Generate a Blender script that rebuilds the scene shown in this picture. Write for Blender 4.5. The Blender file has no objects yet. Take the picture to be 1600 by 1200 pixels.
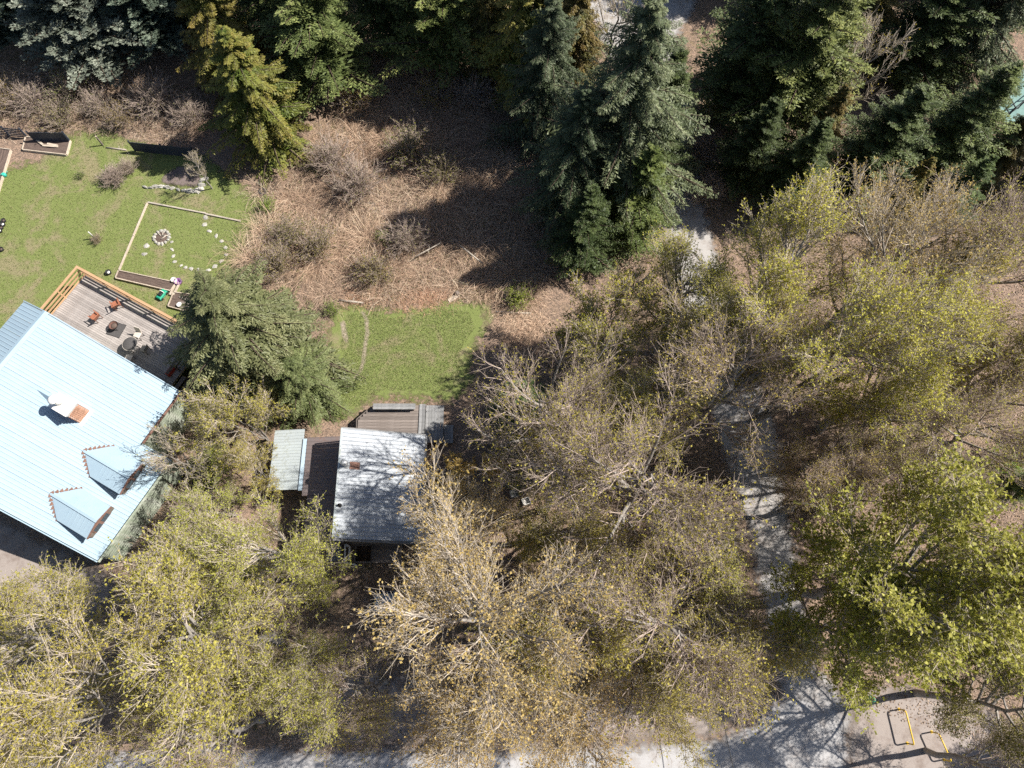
import bpy, math, random
import numpy as np
from mathutils import Vector, Matrix

R = math.radians
rng = np.random.default_rng(7)
random.seed(7)
scn = bpy.context.scene
COL = scn.collection

# ------------------------------------------------------------------ camera
FPX, CAMH, TILT = 1110.0, 45.0, R(20.0)
cam_d = bpy.data.cameras.new("camera")
cam_d.sensor_width = 36.0
cam_d.lens = 36.0 * FPX / 1600.0
cam_d.clip_start = 0.5
cam_d.clip_end = 2000.0
cam = bpy.data.objects.new("camera", cam_d)
cam.location = (0, 0, CAMH)
cam.rotation_euler = (TILT, 0, 0)
COL.objects.link(cam)
scn.camera = cam

# ------------------------------------------------------------------ world, sun, exposure
SUN_EL = R(46)
SUN_DIR = Vector((0.985 * math.cos(SUN_EL), 0.172 * math.cos(SUN_EL), math.sin(SUN_EL))).normalized()
world = bpy.data.worlds.new("World")
scn.world = world
world.use_nodes = True
wn = world.node_tree
wn.nodes.clear()
sky = wn.nodes.new("ShaderNodeTexSky")
sky.sky_type = 'NISHITA'
sky.sun_disc = False
sky.sun_elevation = SUN_EL
sky.sun_rotation = math.atan2(SUN_DIR.x, SUN_DIR.y)
bg = wn.nodes.new("ShaderNodeBackground")
bg.inputs[1].default_value = 0.06
wo = wn.nodes.new("ShaderNodeOutputWorld")
wn.links.new(sky.outputs[0], bg.inputs[0])
wn.links.new(bg.outputs[0], wo.inputs[0])

sd = bpy.data.lights.new("sun", 'SUN')
sd.energy = 5.0
sd.angle = R(0.53)
sd.color = (1.0, 0.95, 0.87)
sun = bpy.data.objects.new("sun", sd)
sun.rotation_euler = SUN_DIR.to_track_quat('Z', 'Y').to_euler()
sun.location = (60, 10, 60)
COL.objects.link(sun)

scn.view_settings.view_transform = 'Standard'
scn.view_settings.look = 'None'
scn.view_settings.exposure = 0.82
scn.view_settings.gamma = 1.0
scn.view_settings.use_curve_mapping = False
scn.render.filter_size = 0.95
scn.cycles.use_denoising = False
scn.cycles.use_adaptive_sampling = True
scn.cycles.adaptive_threshold = 0.02
scn.cycles.max_bounces = 4
scn.cycles.diffuse_bounces = 2
scn.cycles.glossy_bounces = 2
scn.cycles.transmission_bounces = 3
scn.cycles.transparent_max_bounces = 6


# ------------------------------------------------------------------ helpers: positions
def P(px, py, z=0.0):
    """point at height z seen at photo pixel (px, py)"""
    x = (px - 800) / FPX
    u = (600 - py) / FPX
    s, c = math.sin(TILT), math.cos(TILT)
    d = (x, s + u * c, -c + u * s)
    t = (CAMH - z) / -d[2]
    return Vector((d[0] * t, d[1] * t, z))


def poly_px(pts):
    return np.array([P(*p)[:2] for p in pts])


def inside(poly, pts):
    """vectorised point in polygon"""
    x, y = pts[:, 0], pts[:, 1]
    r = np.zeros(len(pts), bool)
    n = len(poly)
    j = n - 1
    for i in range(n):
        xi, yi = poly[i]
        xj, yj = poly[j]
        c = ((yi > y) != (yj > y)) & (x < (xj - xi) * (y - yi) / (yj - yi + 1e-12) + xi)
        r ^= c
        j = i
    return r


def edge_dist(poly, pts):
    d = np.full(len(pts), 1e9)
    n = len(poly)
    for i in range(n):
        a = poly[i]
        b = poly[(i + 1) % n]
        ab = b - a
        t = np.clip(((pts - a) @ ab) / (ab @ ab + 1e-12), 0, 1)
        q = a + t[:, None] * ab
        d = np.minimum(d, np.hypot(*(pts - q).T))
    return d


def sample_poly(poly, n, r=rng):
    lo, hi = poly.min(0), poly.max(0)
    out = np.zeros((0, 2))
    while len(out) < n:
        c = lo + r.random((n * 2, 2)) * (hi - lo)
        out = np.vstack([out, c[inside(poly, c)]])
    return out[:n]


# ------------------------------------------------------------------ helpers: materials
def mat_new(name):
    m = bpy.data.materials.new(name)
    m.use_nodes = True
    nt = m.node_tree
    nt.nodes.clear()
    return m, nt, nt.nodes, nt.links


def nd(nt, t, **kw):
    n = nt.nodes.new(t)
    for k, v in kw.items():
        setattr(n, k, v)
    return n


def ramp(nt, fac, stops):
    r = nd(nt, "ShaderNodeValToRGB")
    els = r.color_ramp.elements
    while len(els) < len(stops):
        els.new(0.5)
    for e, (p, c) in zip(els, stops):
        e.position = p
        e.color = (*c, 1) if len(c) == 3 else c
    nt.links.new(fac, r.inputs[0])
    return r.outputs[0]


def noise(nt, scale, detail=4, rough=0.6, coord='Object', dist=0.0, vec_scale=None):
    tc = nd(nt, "ShaderNodeTexCoord")
    n = nd(nt, "ShaderNodeTexNoise")
    n.inputs["Scale"].default_value = scale
    n.inputs["Detail"].default_value = detail
    n.inputs["Roughness"].default_value = rough
    n.inputs["Distortion"].default_value = dist
    src = tc.outputs[coord]
    if vec_scale:
        mp = nd(nt, "ShaderNodeMapping")
        mp.inputs["Scale"].default_value = vec_scale
        nt.links.new(src, mp.inputs[0])
        src = mp.outputs[0]
    nt.links.new(src, n.inputs["Vector"])
    return n.outputs["Fac"]


def mix(nt, fac, a, b, mode='MIX'):
    m = nd(nt, "ShaderNodeMix", data_type='RGBA', blend_type=mode)
    for sock, v in ((m.inputs[0], fac), (m.inputs[6], a), (m.inputs[7], b)):
        if isinstance(v, (int, float)):
            sock.default_value = v
        elif isinstance(v, tuple):
            sock.default_value = (*v, 1) if len(v) == 3 else v
        else:
            nt.links.new(v, sock)
    return m.outputs[2]


def math_n(nt, op, a, b=None):
    m = nd(nt, "ShaderNodeMath", operation=op)
    for s, v in zip(m.inputs, (a, b)):
        if v is None:
            continue
        if isinstance(v, (int, float)):
            s.default_value = v
        else:
            nt.links.new(v, s)
    return m.outputs[0]


def finish(nt, color, rough=0.8, bump=None, bump_s=0.4, bump_d=0.02, metal=0.0, spec=0.3, alpha=None):
    b = nd(nt, "ShaderNodeBsdfPrincipled")
    if isinstance(color, tuple):
        b.inputs["Base Color"].default_value = (*color, 1)
    else:
        nt.links.new(color, b.inputs["Base Color"])
    if isinstance(rough, (int, float)):
        b.inputs["Roughness"].default_value = rough
    else:
        nt.links.new(rough, b.inputs["Roughness"])
    b.inputs["Metallic"].default_value = metal
    b.inputs["Specular IOR Level"].default_value = spec
    if bump is not None:
        bp = nd(nt, "ShaderNodeBump")
        bp.inputs["Strength"].default_value = bump_s
        bp.inputs["Distance"].default_value = bump_d
        nt.links.new(bump, bp.inputs["Height"])
        nt.links.new(bp.outputs[0], b.inputs["Normal"])
    o = nd(nt, "ShaderNodeOutputMaterial")
    if alpha is not None:
        tr = nd(nt, "ShaderNodeBsdfTransparent")
        ms = nd(nt, "ShaderNodeMixShader")
        nt.links.new(alpha, ms.inputs[0])
        nt.links.new(tr.outputs[0], ms.inputs[1])
        nt.links.new(b.outputs[0], ms.inputs[2])
        nt.links.new(ms.outputs[0], o.inputs[0])
    else:
        nt.links.new(b.outputs[0], o.inputs[0])
    return b


def mat_plain(name, a, b=None, scale=6.0, rough=0.7, metal=0.0, spec=0.3, vec_scale=None, bump_s=0.2, objrand=0.0):
    """two-tone noise material, optional per-object brightness variation"""
    m, nt, N, L = mat_new(name)
    b = b or tuple(min(1, v * 0.7) for v in a)
    f = noise(nt, scale, 5, 0.65, vec_scale=vec_scale)
    c = ramp(nt, f, [(0.32, b), (0.68, a)])
    if objrand:
        oi = nd(nt, "ShaderNodeObjectInfo")
        k = math_n(nt, 'MULTIPLY_ADD', oi.outputs["Random"], objrand * 2)
        k.node.inputs[2].default_value = 1 - objrand
        cc = nd(nt, "ShaderNodeCombineColor")
        for i in range(3):
            L.new(k, cc.inputs[i])
        c = mix(nt, 1.0, c, cc.outputs[0], 'MULTIPLY')
    finish(nt, c, rough, bump=f, bump_s=bump_s, bump_d=0.01, metal=metal, spec=spec)
    return m


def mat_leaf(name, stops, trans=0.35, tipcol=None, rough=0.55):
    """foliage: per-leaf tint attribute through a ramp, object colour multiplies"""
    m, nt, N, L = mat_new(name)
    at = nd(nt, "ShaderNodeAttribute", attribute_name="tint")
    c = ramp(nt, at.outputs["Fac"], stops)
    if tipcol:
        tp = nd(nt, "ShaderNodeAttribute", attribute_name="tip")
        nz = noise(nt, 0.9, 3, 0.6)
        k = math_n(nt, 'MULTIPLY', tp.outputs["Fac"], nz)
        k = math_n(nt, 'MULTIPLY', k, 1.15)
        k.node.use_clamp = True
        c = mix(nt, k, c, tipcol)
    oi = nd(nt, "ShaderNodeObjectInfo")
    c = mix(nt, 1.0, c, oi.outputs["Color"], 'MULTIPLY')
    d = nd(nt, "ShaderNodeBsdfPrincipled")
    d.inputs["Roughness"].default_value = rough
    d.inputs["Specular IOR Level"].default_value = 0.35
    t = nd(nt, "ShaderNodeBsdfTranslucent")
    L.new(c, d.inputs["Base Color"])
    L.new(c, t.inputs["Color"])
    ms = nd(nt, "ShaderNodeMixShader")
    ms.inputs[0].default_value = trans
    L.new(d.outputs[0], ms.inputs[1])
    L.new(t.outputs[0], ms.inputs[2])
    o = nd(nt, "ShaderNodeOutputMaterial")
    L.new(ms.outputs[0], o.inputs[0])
    return m


def edge_alpha(nt, scale=3.0, amp=0.9, soft=4.0):
    """ragged border: 'edge' attribute (metres from border) against noise"""
    at = nd(nt, "ShaderNodeAttribute", attribute_name="edge")
    nz = noise(nt, scale, 6, 0.7)
    k = math_n(nt, 'SUBTRACT', nz, 0.5)
    k = math_n(nt, 'MULTIPLY_ADD', k, amp * 2.2)
    L = nt.links
    L.new(at.outputs["Fac"], k.node.inputs[2])
    k2 = math_n(nt, 'MULTIPLY', k, soft)
    k2.node.use_clamp = True
    return k2


# ---- surfaces
def mat_ground():
    m, nt, N, L = mat_new("ground_leaf_litter")
    big = noise(nt, 0.16, 5, 0.6)
    mid = noise(nt, 2.2, 6, 0.75)
    fine = noise(nt, 16.0, 4, 0.8)
    c1 = ramp(nt, fine, [(0.3, (0.1, 0.07, 0.053)), (0.5, (0.25, 0.185, 0.145)), (0.68, (0.44, 0.345, 0.28))])
    c2 = ramp(nt, fine, [(0.3, (0.05, 0.042, 0.02)), (0.6, (0.15, 0.13, 0.065)), (0.75, (0.26, 0.22, 0.13))])
    k = ramp(nt, mid, [(0.45, (0, 0, 0)), (0.62, (1, 1, 1))])
    k2 = ramp(nt, big, [(0.45, (0, 0, 0)), (0.6, (1, 1, 1))])
    c = mix(nt, mix(nt, 1.0, k, k2, 'MULTIPLY'), c1, c2)
    v = nd(nt, "ShaderNodeTexVoronoi")
    tc = nd(nt, "ShaderNodeTexCoord")
    v.inputs["Scale"].default_value = 9.0
    L.new(tc.outputs["Object"], v.inputs["Vector"])
    sep = nd(nt, "ShaderNodeSeparateColor")
    L.new(v.outputs["Color"], sep.inputs[0])
    lt = ramp(nt, sep.outputs[0], [(0.0, (0.55, 0.55, 0.55)), (1.0, (1.35, 1.25, 1.15))])
    c = mix(nt, 0.8, c, lt, 'MULTIPLY')
    finish(nt, c, 0.95, bump=fine, bump_s=0.8, bump_d=0.06, spec=0.1)
    return m


def mat_lawn(name, dry=0.5):
    m, nt, N, L = mat_new(name)
    big = noise(nt, 0.33, 5, 0.65, dist=0.5)
    mid = noise(nt, 1.6, 5, 0.7)
    fine = noise(nt, 22.0, 3, 0.8)
    g = ramp(nt, fine, [(0.3, (0.1, 0.128, 0.036)), (0.55, (0.182, 0.215, 0.07)), (0.75, (0.28, 0.31, 0.12))])
    y = ramp(nt, fine, [(0.3, (0.16, 0.135, 0.075)), (0.6, (0.29, 0.245, 0.15)), (0.8, (0.4, 0.345, 0.23))])
    k = math_n(nt, 'MULTIPLY', mid, 0.45)
    k = math_n(nt, 'MULTIPLY_ADD', big, 0.9)
    N2 = k.node
    mm = math_n(nt, 'MULTIPLY', mid, 0.25)
    L.new(mm, N2.inputs[2])
    kk = ramp(nt, k, [(dry, (0, 0, 0)), (dry + 0.1, (0.85, 0.85, 0.85))])
    c = mix(nt, kk, g, y)
    finish(nt, c, 0.9, bump=fine, bump_s=0.7, bump_d=0.04, spec=0.15, alpha=edge_alpha(nt, 1.7, 1.5, 1.6))
    return m


def mat_gravel(name, a, b, amp=0.4, escale=2.0, soft=4.0):
    m, nt, N, L = mat_new(name)
    fine = noise(nt, 30.0, 4, 0.8)
    mid = noise(nt, 1.1, 6, 0.7)
    c1 = ramp(nt, fine, [(0.3, tuple(v * 0.75 for v in a)), (0.7, tuple(min(1, v * 1.12) for v in a))])
    c2 = ramp(nt, fine, [(0.3, tuple(v * 0.7 for v in b)), (0.7, b)])
    k = ramp(nt, mid, [(0.48, (0, 0, 0)), (0.66, (0.85, 0.85, 0.85))])
    c = mix(nt, k, c1, c2)
    finish(nt, c, 0.92, bump=fine, bump_s=0.35, bump_d=0.015, spec=0.2, alpha=edge_alpha(nt, escale, amp, soft))
    return m


def mat_roof(name, a, b, stain=None, rough=0.38, stain_lo=0.6):
    m, nt, N, L = mat_new(name)
    f = noise(nt, 0.9, 6, 0.7)
    g = noise(nt, 7.0, 4, 0.7)
    c = ramp(nt, f, [(0.3, b), (0.62, a)])
    if stain:
        k = ramp(nt, math_n(nt, 'MULTIPLY', f, math_n(nt, 'ADD', g, 0.55)), [(stain_lo, (0, 0, 0)), (stain_lo + 0.2, (0.8, 0.8, 0.8))])
        c = mix(nt, k, c, stain)
    oi = nd(nt, "ShaderNodeObjectInfo")
    rr = ramp(nt, oi.outputs["Random"], [(0, (0.93, 0.93, 0.94)), (1, (1, 1, 1))])
    c = mix(nt, 1.0, c, rr, 'MULTIPLY')
    finish(nt, c, rough, bump=g, bump_s=0.05, bump_d=0.01, spec=0.4)
    return m


M = {}
M['ground'] = mat_ground()
M['lawn'] = mat_lawn("lawn_grass", 0.58)
M['lawn2'] = mat_lawn("lawn_grass_fresh", 0.6)
M['gravel'] = mat_gravel("gravel_pale", (0.42, 0.40, 0.385), (0.31, 0.265, 0.235), 0.9, 1.6, 1.8)
M['road'] = mat_gravel("road_pale_asphalt", (0.44, 0.43, 0.43), (0.38, 0.345, 0.325), 0.9, 1.3, 1.4)
M['dirt'] = mat_gravel("dirt_pink", (0.33, 0.285, 0.26), (0.24, 0.19, 0.165), 1.2, 1.2, 1.0)
M['court'] = mat_gravel("court_teal", (0.21, 0.33, 0.305), (0.17, 0.27, 0.26), 0.05)
M['soil'] = mat_plain("bed_soil", (0.155, 0.115, 0.095), (0.085, 0.06, 0.05), 14, 0.95, bump_s=0.8)
M['blue_roof'] = mat_roof("roof_pale_blue_steel", (0.36, 0.47, 0.545), (0.325, 0.435, 0.515))
M['cabin_roof'] = mat_roof("roof_weathered_galvanised", (0.45, 0.48, 0.515), (0.32, 0.345, 0.375), (0.3, 0.235, 0.2), 0.5, 0.66)
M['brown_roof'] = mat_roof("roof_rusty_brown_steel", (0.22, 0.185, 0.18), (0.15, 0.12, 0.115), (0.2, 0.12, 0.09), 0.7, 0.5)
M['moss_white'] = mat_roof("sheet_mossy_white", (0.52, 0.57, 0.6), (0.38, 0.42, 0.41), (0.3, 0.32, 0.26), 0.6, 0.5)
M['flash_blue'] = mat_plain("flashing_blue_grey", (0.42, 0.52, 0.6), (0.36, 0.45, 0.52), 4, 0.5)
M['white'] = mat_plain("white_paint", (0.78, 0.77, 0.74), (0.62, 0.61, 0.58), 8, 0.6)
M['rust'] = mat_plain("rusty_flashing", (0.25, 0.145, 0.115), (0.14, 0.075, 0.055), 9, 0.85)
M['brick'] = mat_plain("chimney_brick", (0.47, 0.27, 0.185), (0.36, 0.19, 0.125), 14, 0.85, objrand=0.2)
M['mortar'] = mat_plain("mortar_render", (0.5, 0.49, 0.47), (0.38, 0.37, 0.36), 8, 0.9)
M['siding'] = mat_plain("siding_mossy_green", (0.46, 0.48, 0.42), (0.17, 0.22, 0.14), 2.2, 0.85, objrand=0.15, bump_s=0.4)
M['siding_br'] = mat_plain("siding_weathered_brown", (0.2, 0.16, 0.13), (0.12, 0.095, 0.08), 4.0, 0.9, objrand=0.15)
M['dark_glass'] = mat_plain("window_glass_dark", (0.03, 0.035, 0.04), (0.02, 0.025, 0.03), 2, 0.1, spec=0.6)
M['deck'] = mat_plain("deck_weathered_grey", (0.40, 0.365, 0.345), (0.25, 0.22, 0.205), 5.0, 0.85, objrand=0.22, vec_scale=(0.35, 3.0, 3.0), bump_s=0.3)
M['deck_dk'] = mat_plain("deck_old_brown_grey", (0.24, 0.205, 0.185), (0.14, 0.115, 0.1), 5.0, 0.9, objrand=0.22, vec_scale=(0.4, 3, 3), bump_s=0.3)
M['steps'] = mat_plain("steps_old_grey_wood", (0.27, 0.27, 0.27), (0.17, 0.17, 0.17), 5.0, 0.9, objrand=0.2, bump_s=0.3)
M['cedar'] = mat_plain("rail_new_cedar", (0.53, 0.345, 0.205), (0.42, 0.25, 0.135), 3.0, 0.6, objrand=0.1, vec_scale=(0.3, 3, 3))
M['lumber'] = mat_plain("lumber_bleached", (0.56, 0.48, 0.39), (0.38, 0.31, 0.24), 6.0, 0.85, objrand=0.12)
M['black_wood'] = mat_plain("trellis_black_stain", (0.055, 0.066, 0.09), (0.03, 0.036, 0.05), 6.0, 0.5)
M['stone'] = mat_plain("stone_pale", (0.5, 0.48, 0.43), (0.28, 0.265, 0.235), 9.0, 0.9, objrand=0.2, bump_s=0.5)
M['bark'] = mat_plain("bark_grey", (0.34, 0.315, 0.285), (0.17, 0.15, 0.135), 7.0, 0.9, objrand=0.1, bump_s=0.6)
M['twig'] = mat_plain("twig_grey_tan", (0.56, 0.49, 0.40), (0.38, 0.315, 0.25), 3.0, 0.85)
M['twig_pink'] = mat_plain("twig_pinkish_tan", (0.48, 0.395, 0.335), (0.31, 0.24, 0.20), 3.0, 0.85)
M['bark_dk'] = mat_plain("bark_conifer", (0.12, 0.085, 0.065), (0.06, 0.045, 0.035), 7.0, 0.95)
M['rubber'] = mat_plain("tyre_rubber", (0.03, 0.03, 0.032), (0.02, 0.02, 0.02), 20, 0.75)
M['black'] = mat_plain("black_metal", (0.025, 0.025, 0.028), (0.018, 0.018, 0.02), 9, 0.5)
M['grey_metal'] = mat_plain("galvanised_metal", (0.5, 0.51, 0.52), (0.4, 0.41, 0.42), 9, 0.4, metal=0.4)
M['orange'] = mat_plain("chair_terracotta", (0.36, 0.145, 0.085), (0.28, 0.105, 0.06), 5, 0.6)
M['yellow'] = mat_plain("barrier_yellow_paint", (0.75, 0.5, 0.06), (0.62, 0.4, 0.04), 8, 0.45)
M['green_plastic'] = mat_plain("toy_green_plastic", (0.03, 0.33, 0.2), (0.02, 0.26, 0.16), 5, 0.4)
M['teal_plastic'] = mat_plain("watering_teal_plastic", (0.06, 0.5, 0.4), (0.05, 0.42, 0.33), 5, 0.4)
M['purple'] = mat_plain("purple_plastic", (0.29, 0.15, 0.33), (0.22, 0.11, 0.26), 5, 0.5)
M['red'] = mat_plain("red_paint", (0.5, 0.06, 0.035), (0.4, 0.05, 0.03), 5, 0.5)
M['mat_grey'] = mat_plain("fire_mat_grey", (0.10, 0.095, 0.095), (0.07, 0.066, 0.066), 12, 0.9)
M['firebowl'] = mat_plain("firebowl_rust", (0.17, 0.085, 0.065), (0.09, 0.05, 0.04), 10, 0.8)
M['tarp'] = mat_plain("tarp_blue_grey", (0.42, 0.49, 0.56), (0.3, 0.36, 0.42), 5, 0.45, bump_s=0.5)
M['fabric'] = mat_plain("cover_pale_fabric", (0.62, 0.56, 0.5), (0.46, 0.41, 0.36), 7, 0.8)
M['log'] = mat_plain("log_bleached", (0.47, 0.42, 0.36), (0.3, 0.26, 0.21), 5, 0.9, vec_scale=(0.4, 3, 3), objrand=0.1)
M['wire'] = mat_plain("cable_black", (0.02, 0.02, 0.02), (0.015, 0.015, 0.015), 5, 0.6)

M['brush'] = mat_leaf("brush_dry_canes", [(0.0, (0.19, 0.115, 0.08)), (0.4, (0.41, 0.29, 0.21)), (0.8, (0.58, 0.445, 0.33)), (1.0, (0.7, 0.6, 0.46))], 0.0, rough=0.85)
M['brush_ol'] = mat_leaf("brush_olive_leaves", [(0.0, (0.07, 0.075, 0.02)), (0.6, (0.18, 0.17, 0.06)), (1.0, (0.3, 0.27, 0.11))], 0.3)
M['grass'] = mat_leaf("grass_blades", [(0.0, (0.09, 0.125, 0.03)), (0.5, (0.18, 0.21, 0.065)), (0.8, (0.28, 0.285, 0.115)), (1.0, (0.4, 0.34, 0.2))], 0.3, rough=0.6)
M['litter'] = mat_leaf("fallen_leaves", [(0.0, (0.16, 0.11, 0.08)), (0.5, (0.32, 0.235, 0.175)), (1.0, (0.5, 0.39, 0.3))], 0.1, rough=0.9)
M['bud'] = mat_leaf("buds_yellow_green", [(0.0, (0.22, 0.195, 0.022)), (0.5, (0.42, 0.385, 0.06)), (1.0, (0.62, 0.56, 0.14))], 0.42)
M['bud_or'] = mat_leaf("buds_orange_green", [(0.0, (0.3, 0.2, 0.055)), (0.5, (0.52, 0.38, 0.12)), (1.0, (0.68, 0.53, 0.23))], 0.42)
M['leaf_gr'] = mat_leaf("leaves_fresh_green", [(0.0, (0.17, 0.175, 0.02)), (0.5, (0.34, 0.335, 0.05)), (1.0, (0.56, 0.53, 0.13))], 0.42)
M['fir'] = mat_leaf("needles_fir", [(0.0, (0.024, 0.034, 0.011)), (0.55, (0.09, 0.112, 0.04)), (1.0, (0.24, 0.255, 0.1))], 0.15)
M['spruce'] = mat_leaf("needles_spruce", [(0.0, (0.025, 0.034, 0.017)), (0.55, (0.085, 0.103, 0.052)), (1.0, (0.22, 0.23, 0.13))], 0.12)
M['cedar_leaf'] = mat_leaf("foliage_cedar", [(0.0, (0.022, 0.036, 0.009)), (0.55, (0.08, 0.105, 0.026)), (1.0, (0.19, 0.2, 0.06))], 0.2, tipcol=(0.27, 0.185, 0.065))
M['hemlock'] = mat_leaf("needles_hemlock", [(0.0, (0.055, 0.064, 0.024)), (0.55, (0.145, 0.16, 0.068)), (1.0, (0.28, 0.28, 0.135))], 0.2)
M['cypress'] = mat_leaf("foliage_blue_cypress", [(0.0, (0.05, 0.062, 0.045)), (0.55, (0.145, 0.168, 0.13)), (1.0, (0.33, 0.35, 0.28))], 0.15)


# ------------------------------------------------------------------ helpers: objects
def tag(o, label=None, cat=None, group=None, kind=None):
    if label:
        o["label"] = label
    if cat:
        o["category"] = cat
    if group:
        o["group"] = group
    if kind:
        o["kind"] = kind
    return o


def thing(name, label, cat, loc=(0, 0, 0), rotz=0.0, group=None):
    o = bpy.data.objects.new(name, None)
    o.empty_display_size = 0.3
    o.location = loc
    o.rotation_euler = (0, 0, rotz)
    COL.objects.link(o)
    return tag(o, label, cat, group)


def link(name, me, parent=None, loc=(0, 0, 0), rot=(0, 0, 0), scale=(1, 1, 1)):
    o = bpy.data.objects.new(name, me)
    o.location = loc
    o.rotation_euler = rot
    o.scale = scale
    if parent:
        o.parent = parent
    COL.objects.link(o)
    return o


def mesh_np(name, verts, faces, mat, attrs=None, smooth=False):
    """verts (N,3); faces: list of (F,k) int arrays of equal-size polygons"""
    me = bpy.data.meshes.new(name)
    verts = np.ascontiguousarray(verts, dtype=np.float32)
    if isinstance(faces, np.ndarray):
        faces = [faces]
    faces = [f for f in faces if len(f)]
    loops = np.concatenate([f.ravel() for f in faces]).astype(np.int32)
    tot = np.concatenate([np.full(len(f), f.shape[1], np.int32) for f in faces])
    st = np.concatenate([[0], np.cumsum(tot)[:-1]]).astype(np.int32)
    me.vertices.add(len(verts))
    me.vertices.foreach_set("co", verts.ravel())
    me.loops.add(len(loops))
    me.loops.foreach_set("vertex_index", loops)
    me.polygons.add(len(tot))
    me.polygons.foreach_set("loop_start", st)
    me.polygons.foreach_set("loop_total", tot)
    if smooth:
        me.polygons.foreach_set("use_smooth", np.ones(len(tot), bool))
    for k, (dom, v) in (attrs or {}).items():
        a = me.attributes.new(k, 'FLOAT', dom)
        a.data.foreach_set("value", np.ascontiguousarray(v, dtype=np.float32))
    me.materials.append(mat)
    me.update(calc_edges=True)
    return me


_boxes = {}


def box(sx, sy, sz, mat, bev=0.0):
    """box centred in x,y with its base at z=0; small chamfer on the top edge"""
    key = (round(sx, 3), round(sy, 3), round(sz, 3), mat.name, bev)
    if key in _boxes:
        return _boxes[key]
    hx, hy = sx / 2, sy / 2
    if bev <= 0:
        v = [(-hx, -hy, 0), (hx, -hy, 0), (hx, hy, 0), (-hx, hy, 0), (-hx, -hy, sz), (hx, -hy, sz), (hx, hy, sz), (-hx, hy, sz)]
        f = [(3, 2, 1, 0), (4, 5, 6, 7), (0, 1, 5, 4), (1, 2, 6, 5), (2, 3, 7, 6), (3, 0, 4, 7)]
    else:
        b = bev
        v = [(-hx, -hy, 0), (hx, -hy, 0), (hx, hy, 0), (-hx, hy, 0),
             (-hx, -hy, sz - b), (hx, -hy, sz - b), (hx, hy, sz - b), (-hx, hy, sz - b),
             (-hx + b, -hy + b, sz), (hx - b, -hy + b, sz), (hx - b, hy - b, sz), (-hx + b, hy - b, sz)]
        f = [(3, 2, 1, 0), (8, 9, 10, 11)]
        for i in range(4):
            j = (i + 1) % 4
            f += [(i, j, 4 + j, 4 + i), (4 + i, 4 + j, 8 + j, 8 + i)]
    me = bpy.data.meshes.new("box")
    me.from_pydata(v, [], f)
    me.materials.append(mat)
    _boxes[key] = me
    return me


def bar(name, a, b, w, h, mat, parent=None, roll=0.0):
    """rectangular timber from a to b (centres of ends), w across, h vertical"""
    a, b = Vector(a), Vector(b)
    d = b - a
    L = d.length
    hx = L / 2
    v = [(x, y, z) for x in (-hx, hx) for y in (-w / 2, w / 2) for z in (-h / 2, h / 2)]
    f = [(0, 1, 3, 2), (4, 6, 7, 5), (0, 4, 5, 1), (2, 3, 7, 6), (0, 2, 6, 4), (1, 5, 7, 3)]
    key = ('bar', round(L, 3), round(w, 3), round(h, 3), mat.name)
    me = _boxes.get(key)
    if me is None:
        me = bpy.data.meshes.new(name)
        me.from_pydata(v, [], f)
        me.materials.append(mat)
        _boxes[key] = me
    o = link(name, me, parent, (a + b) / 2)
    o.rotation_mode = 'QUATERNION'
    yaw = math.atan2(d.y, d.x)
    pitch = -math.atan2(d.z, math.hypot(d.x, d.y))
    o.rotation_quaternion = Matrix.Rotation(yaw, 3, 'Z').to_quaternion() @ Matrix.Rotation(pitch, 3, 'Y').to_quaternion() @ Matrix.Rotation(roll, 3, 'X').to_quaternion()
    return o


def tubes(pts, rad, S):
    """pts (M,K,3), rad (M,K) -> verts, quads"""
    M_, K = pts.shape[:2]
    d = pts[:, -1] - pts[:, 0]
    d /= np.linalg.norm(d, axis=1, keepdims=True) + 1e-9
    ref = np.where(np.abs(d[:, 2:3]) > 0.9, np.array([[1.0, 0, 0]]), np.array([[0, 0, 1.0]]))
    a = np.cross(d, ref)
    a /= np.linalg.norm(a, axis=1, keepdims=True) + 1e-9
    b = np.cross(d, a)
    ang = np.arange(S) * 2 * np.pi / S
    off = np.cos(ang)[None, :, None] * a[:, None] + np.sin(ang)[None, :, None] * b[:, None]
    v = pts[:, :, None, :] + rad[:, :, None, None] * off[:, None]
    idx = np.arange(M_ * K * S).reshape(M_, K, S)
    i0, i1 = idx[:, :-1], idx[:, 1:]
    q = np.stack([i0, np.roll(i0, -1, 2), np.roll(i1, -1, 2), i1], -1).reshape(-1, 4)
    return v.reshape(-1, 3), q


def lathe(name, prof, S, mat, parent=None, loc=(0, 0, 0), rot=(0, 0, 0), smooth=True):
    """prof: list of (r, z)"""
    v, f = [], []
    for r, z in prof:
        for k in range(S):
            t = 2 * math.pi * k / S
            v.append((r * math.cos(t), r * math.sin(t), z))
    n = len(prof)
    for i in range(n - 1):
        for k in range(S):
            j = (k + 1) % S
            f.append((i * S + k, i * S + j, (i + 1) * S + j, (i + 1) * S + k))
    f.append(tuple(range((n - 1) * S, n * S)))
    f.append(tuple(reversed(range(S))))
    me = bpy.data.meshes.new(name)
    me.from_pydata(v, [], f)
    me.materials.append(mat)
    if smooth:
        for p in me.polygons:
            p.use_smooth = len(p.vertices) == 4
    return link(name, me, parent, loc, rot)


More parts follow.
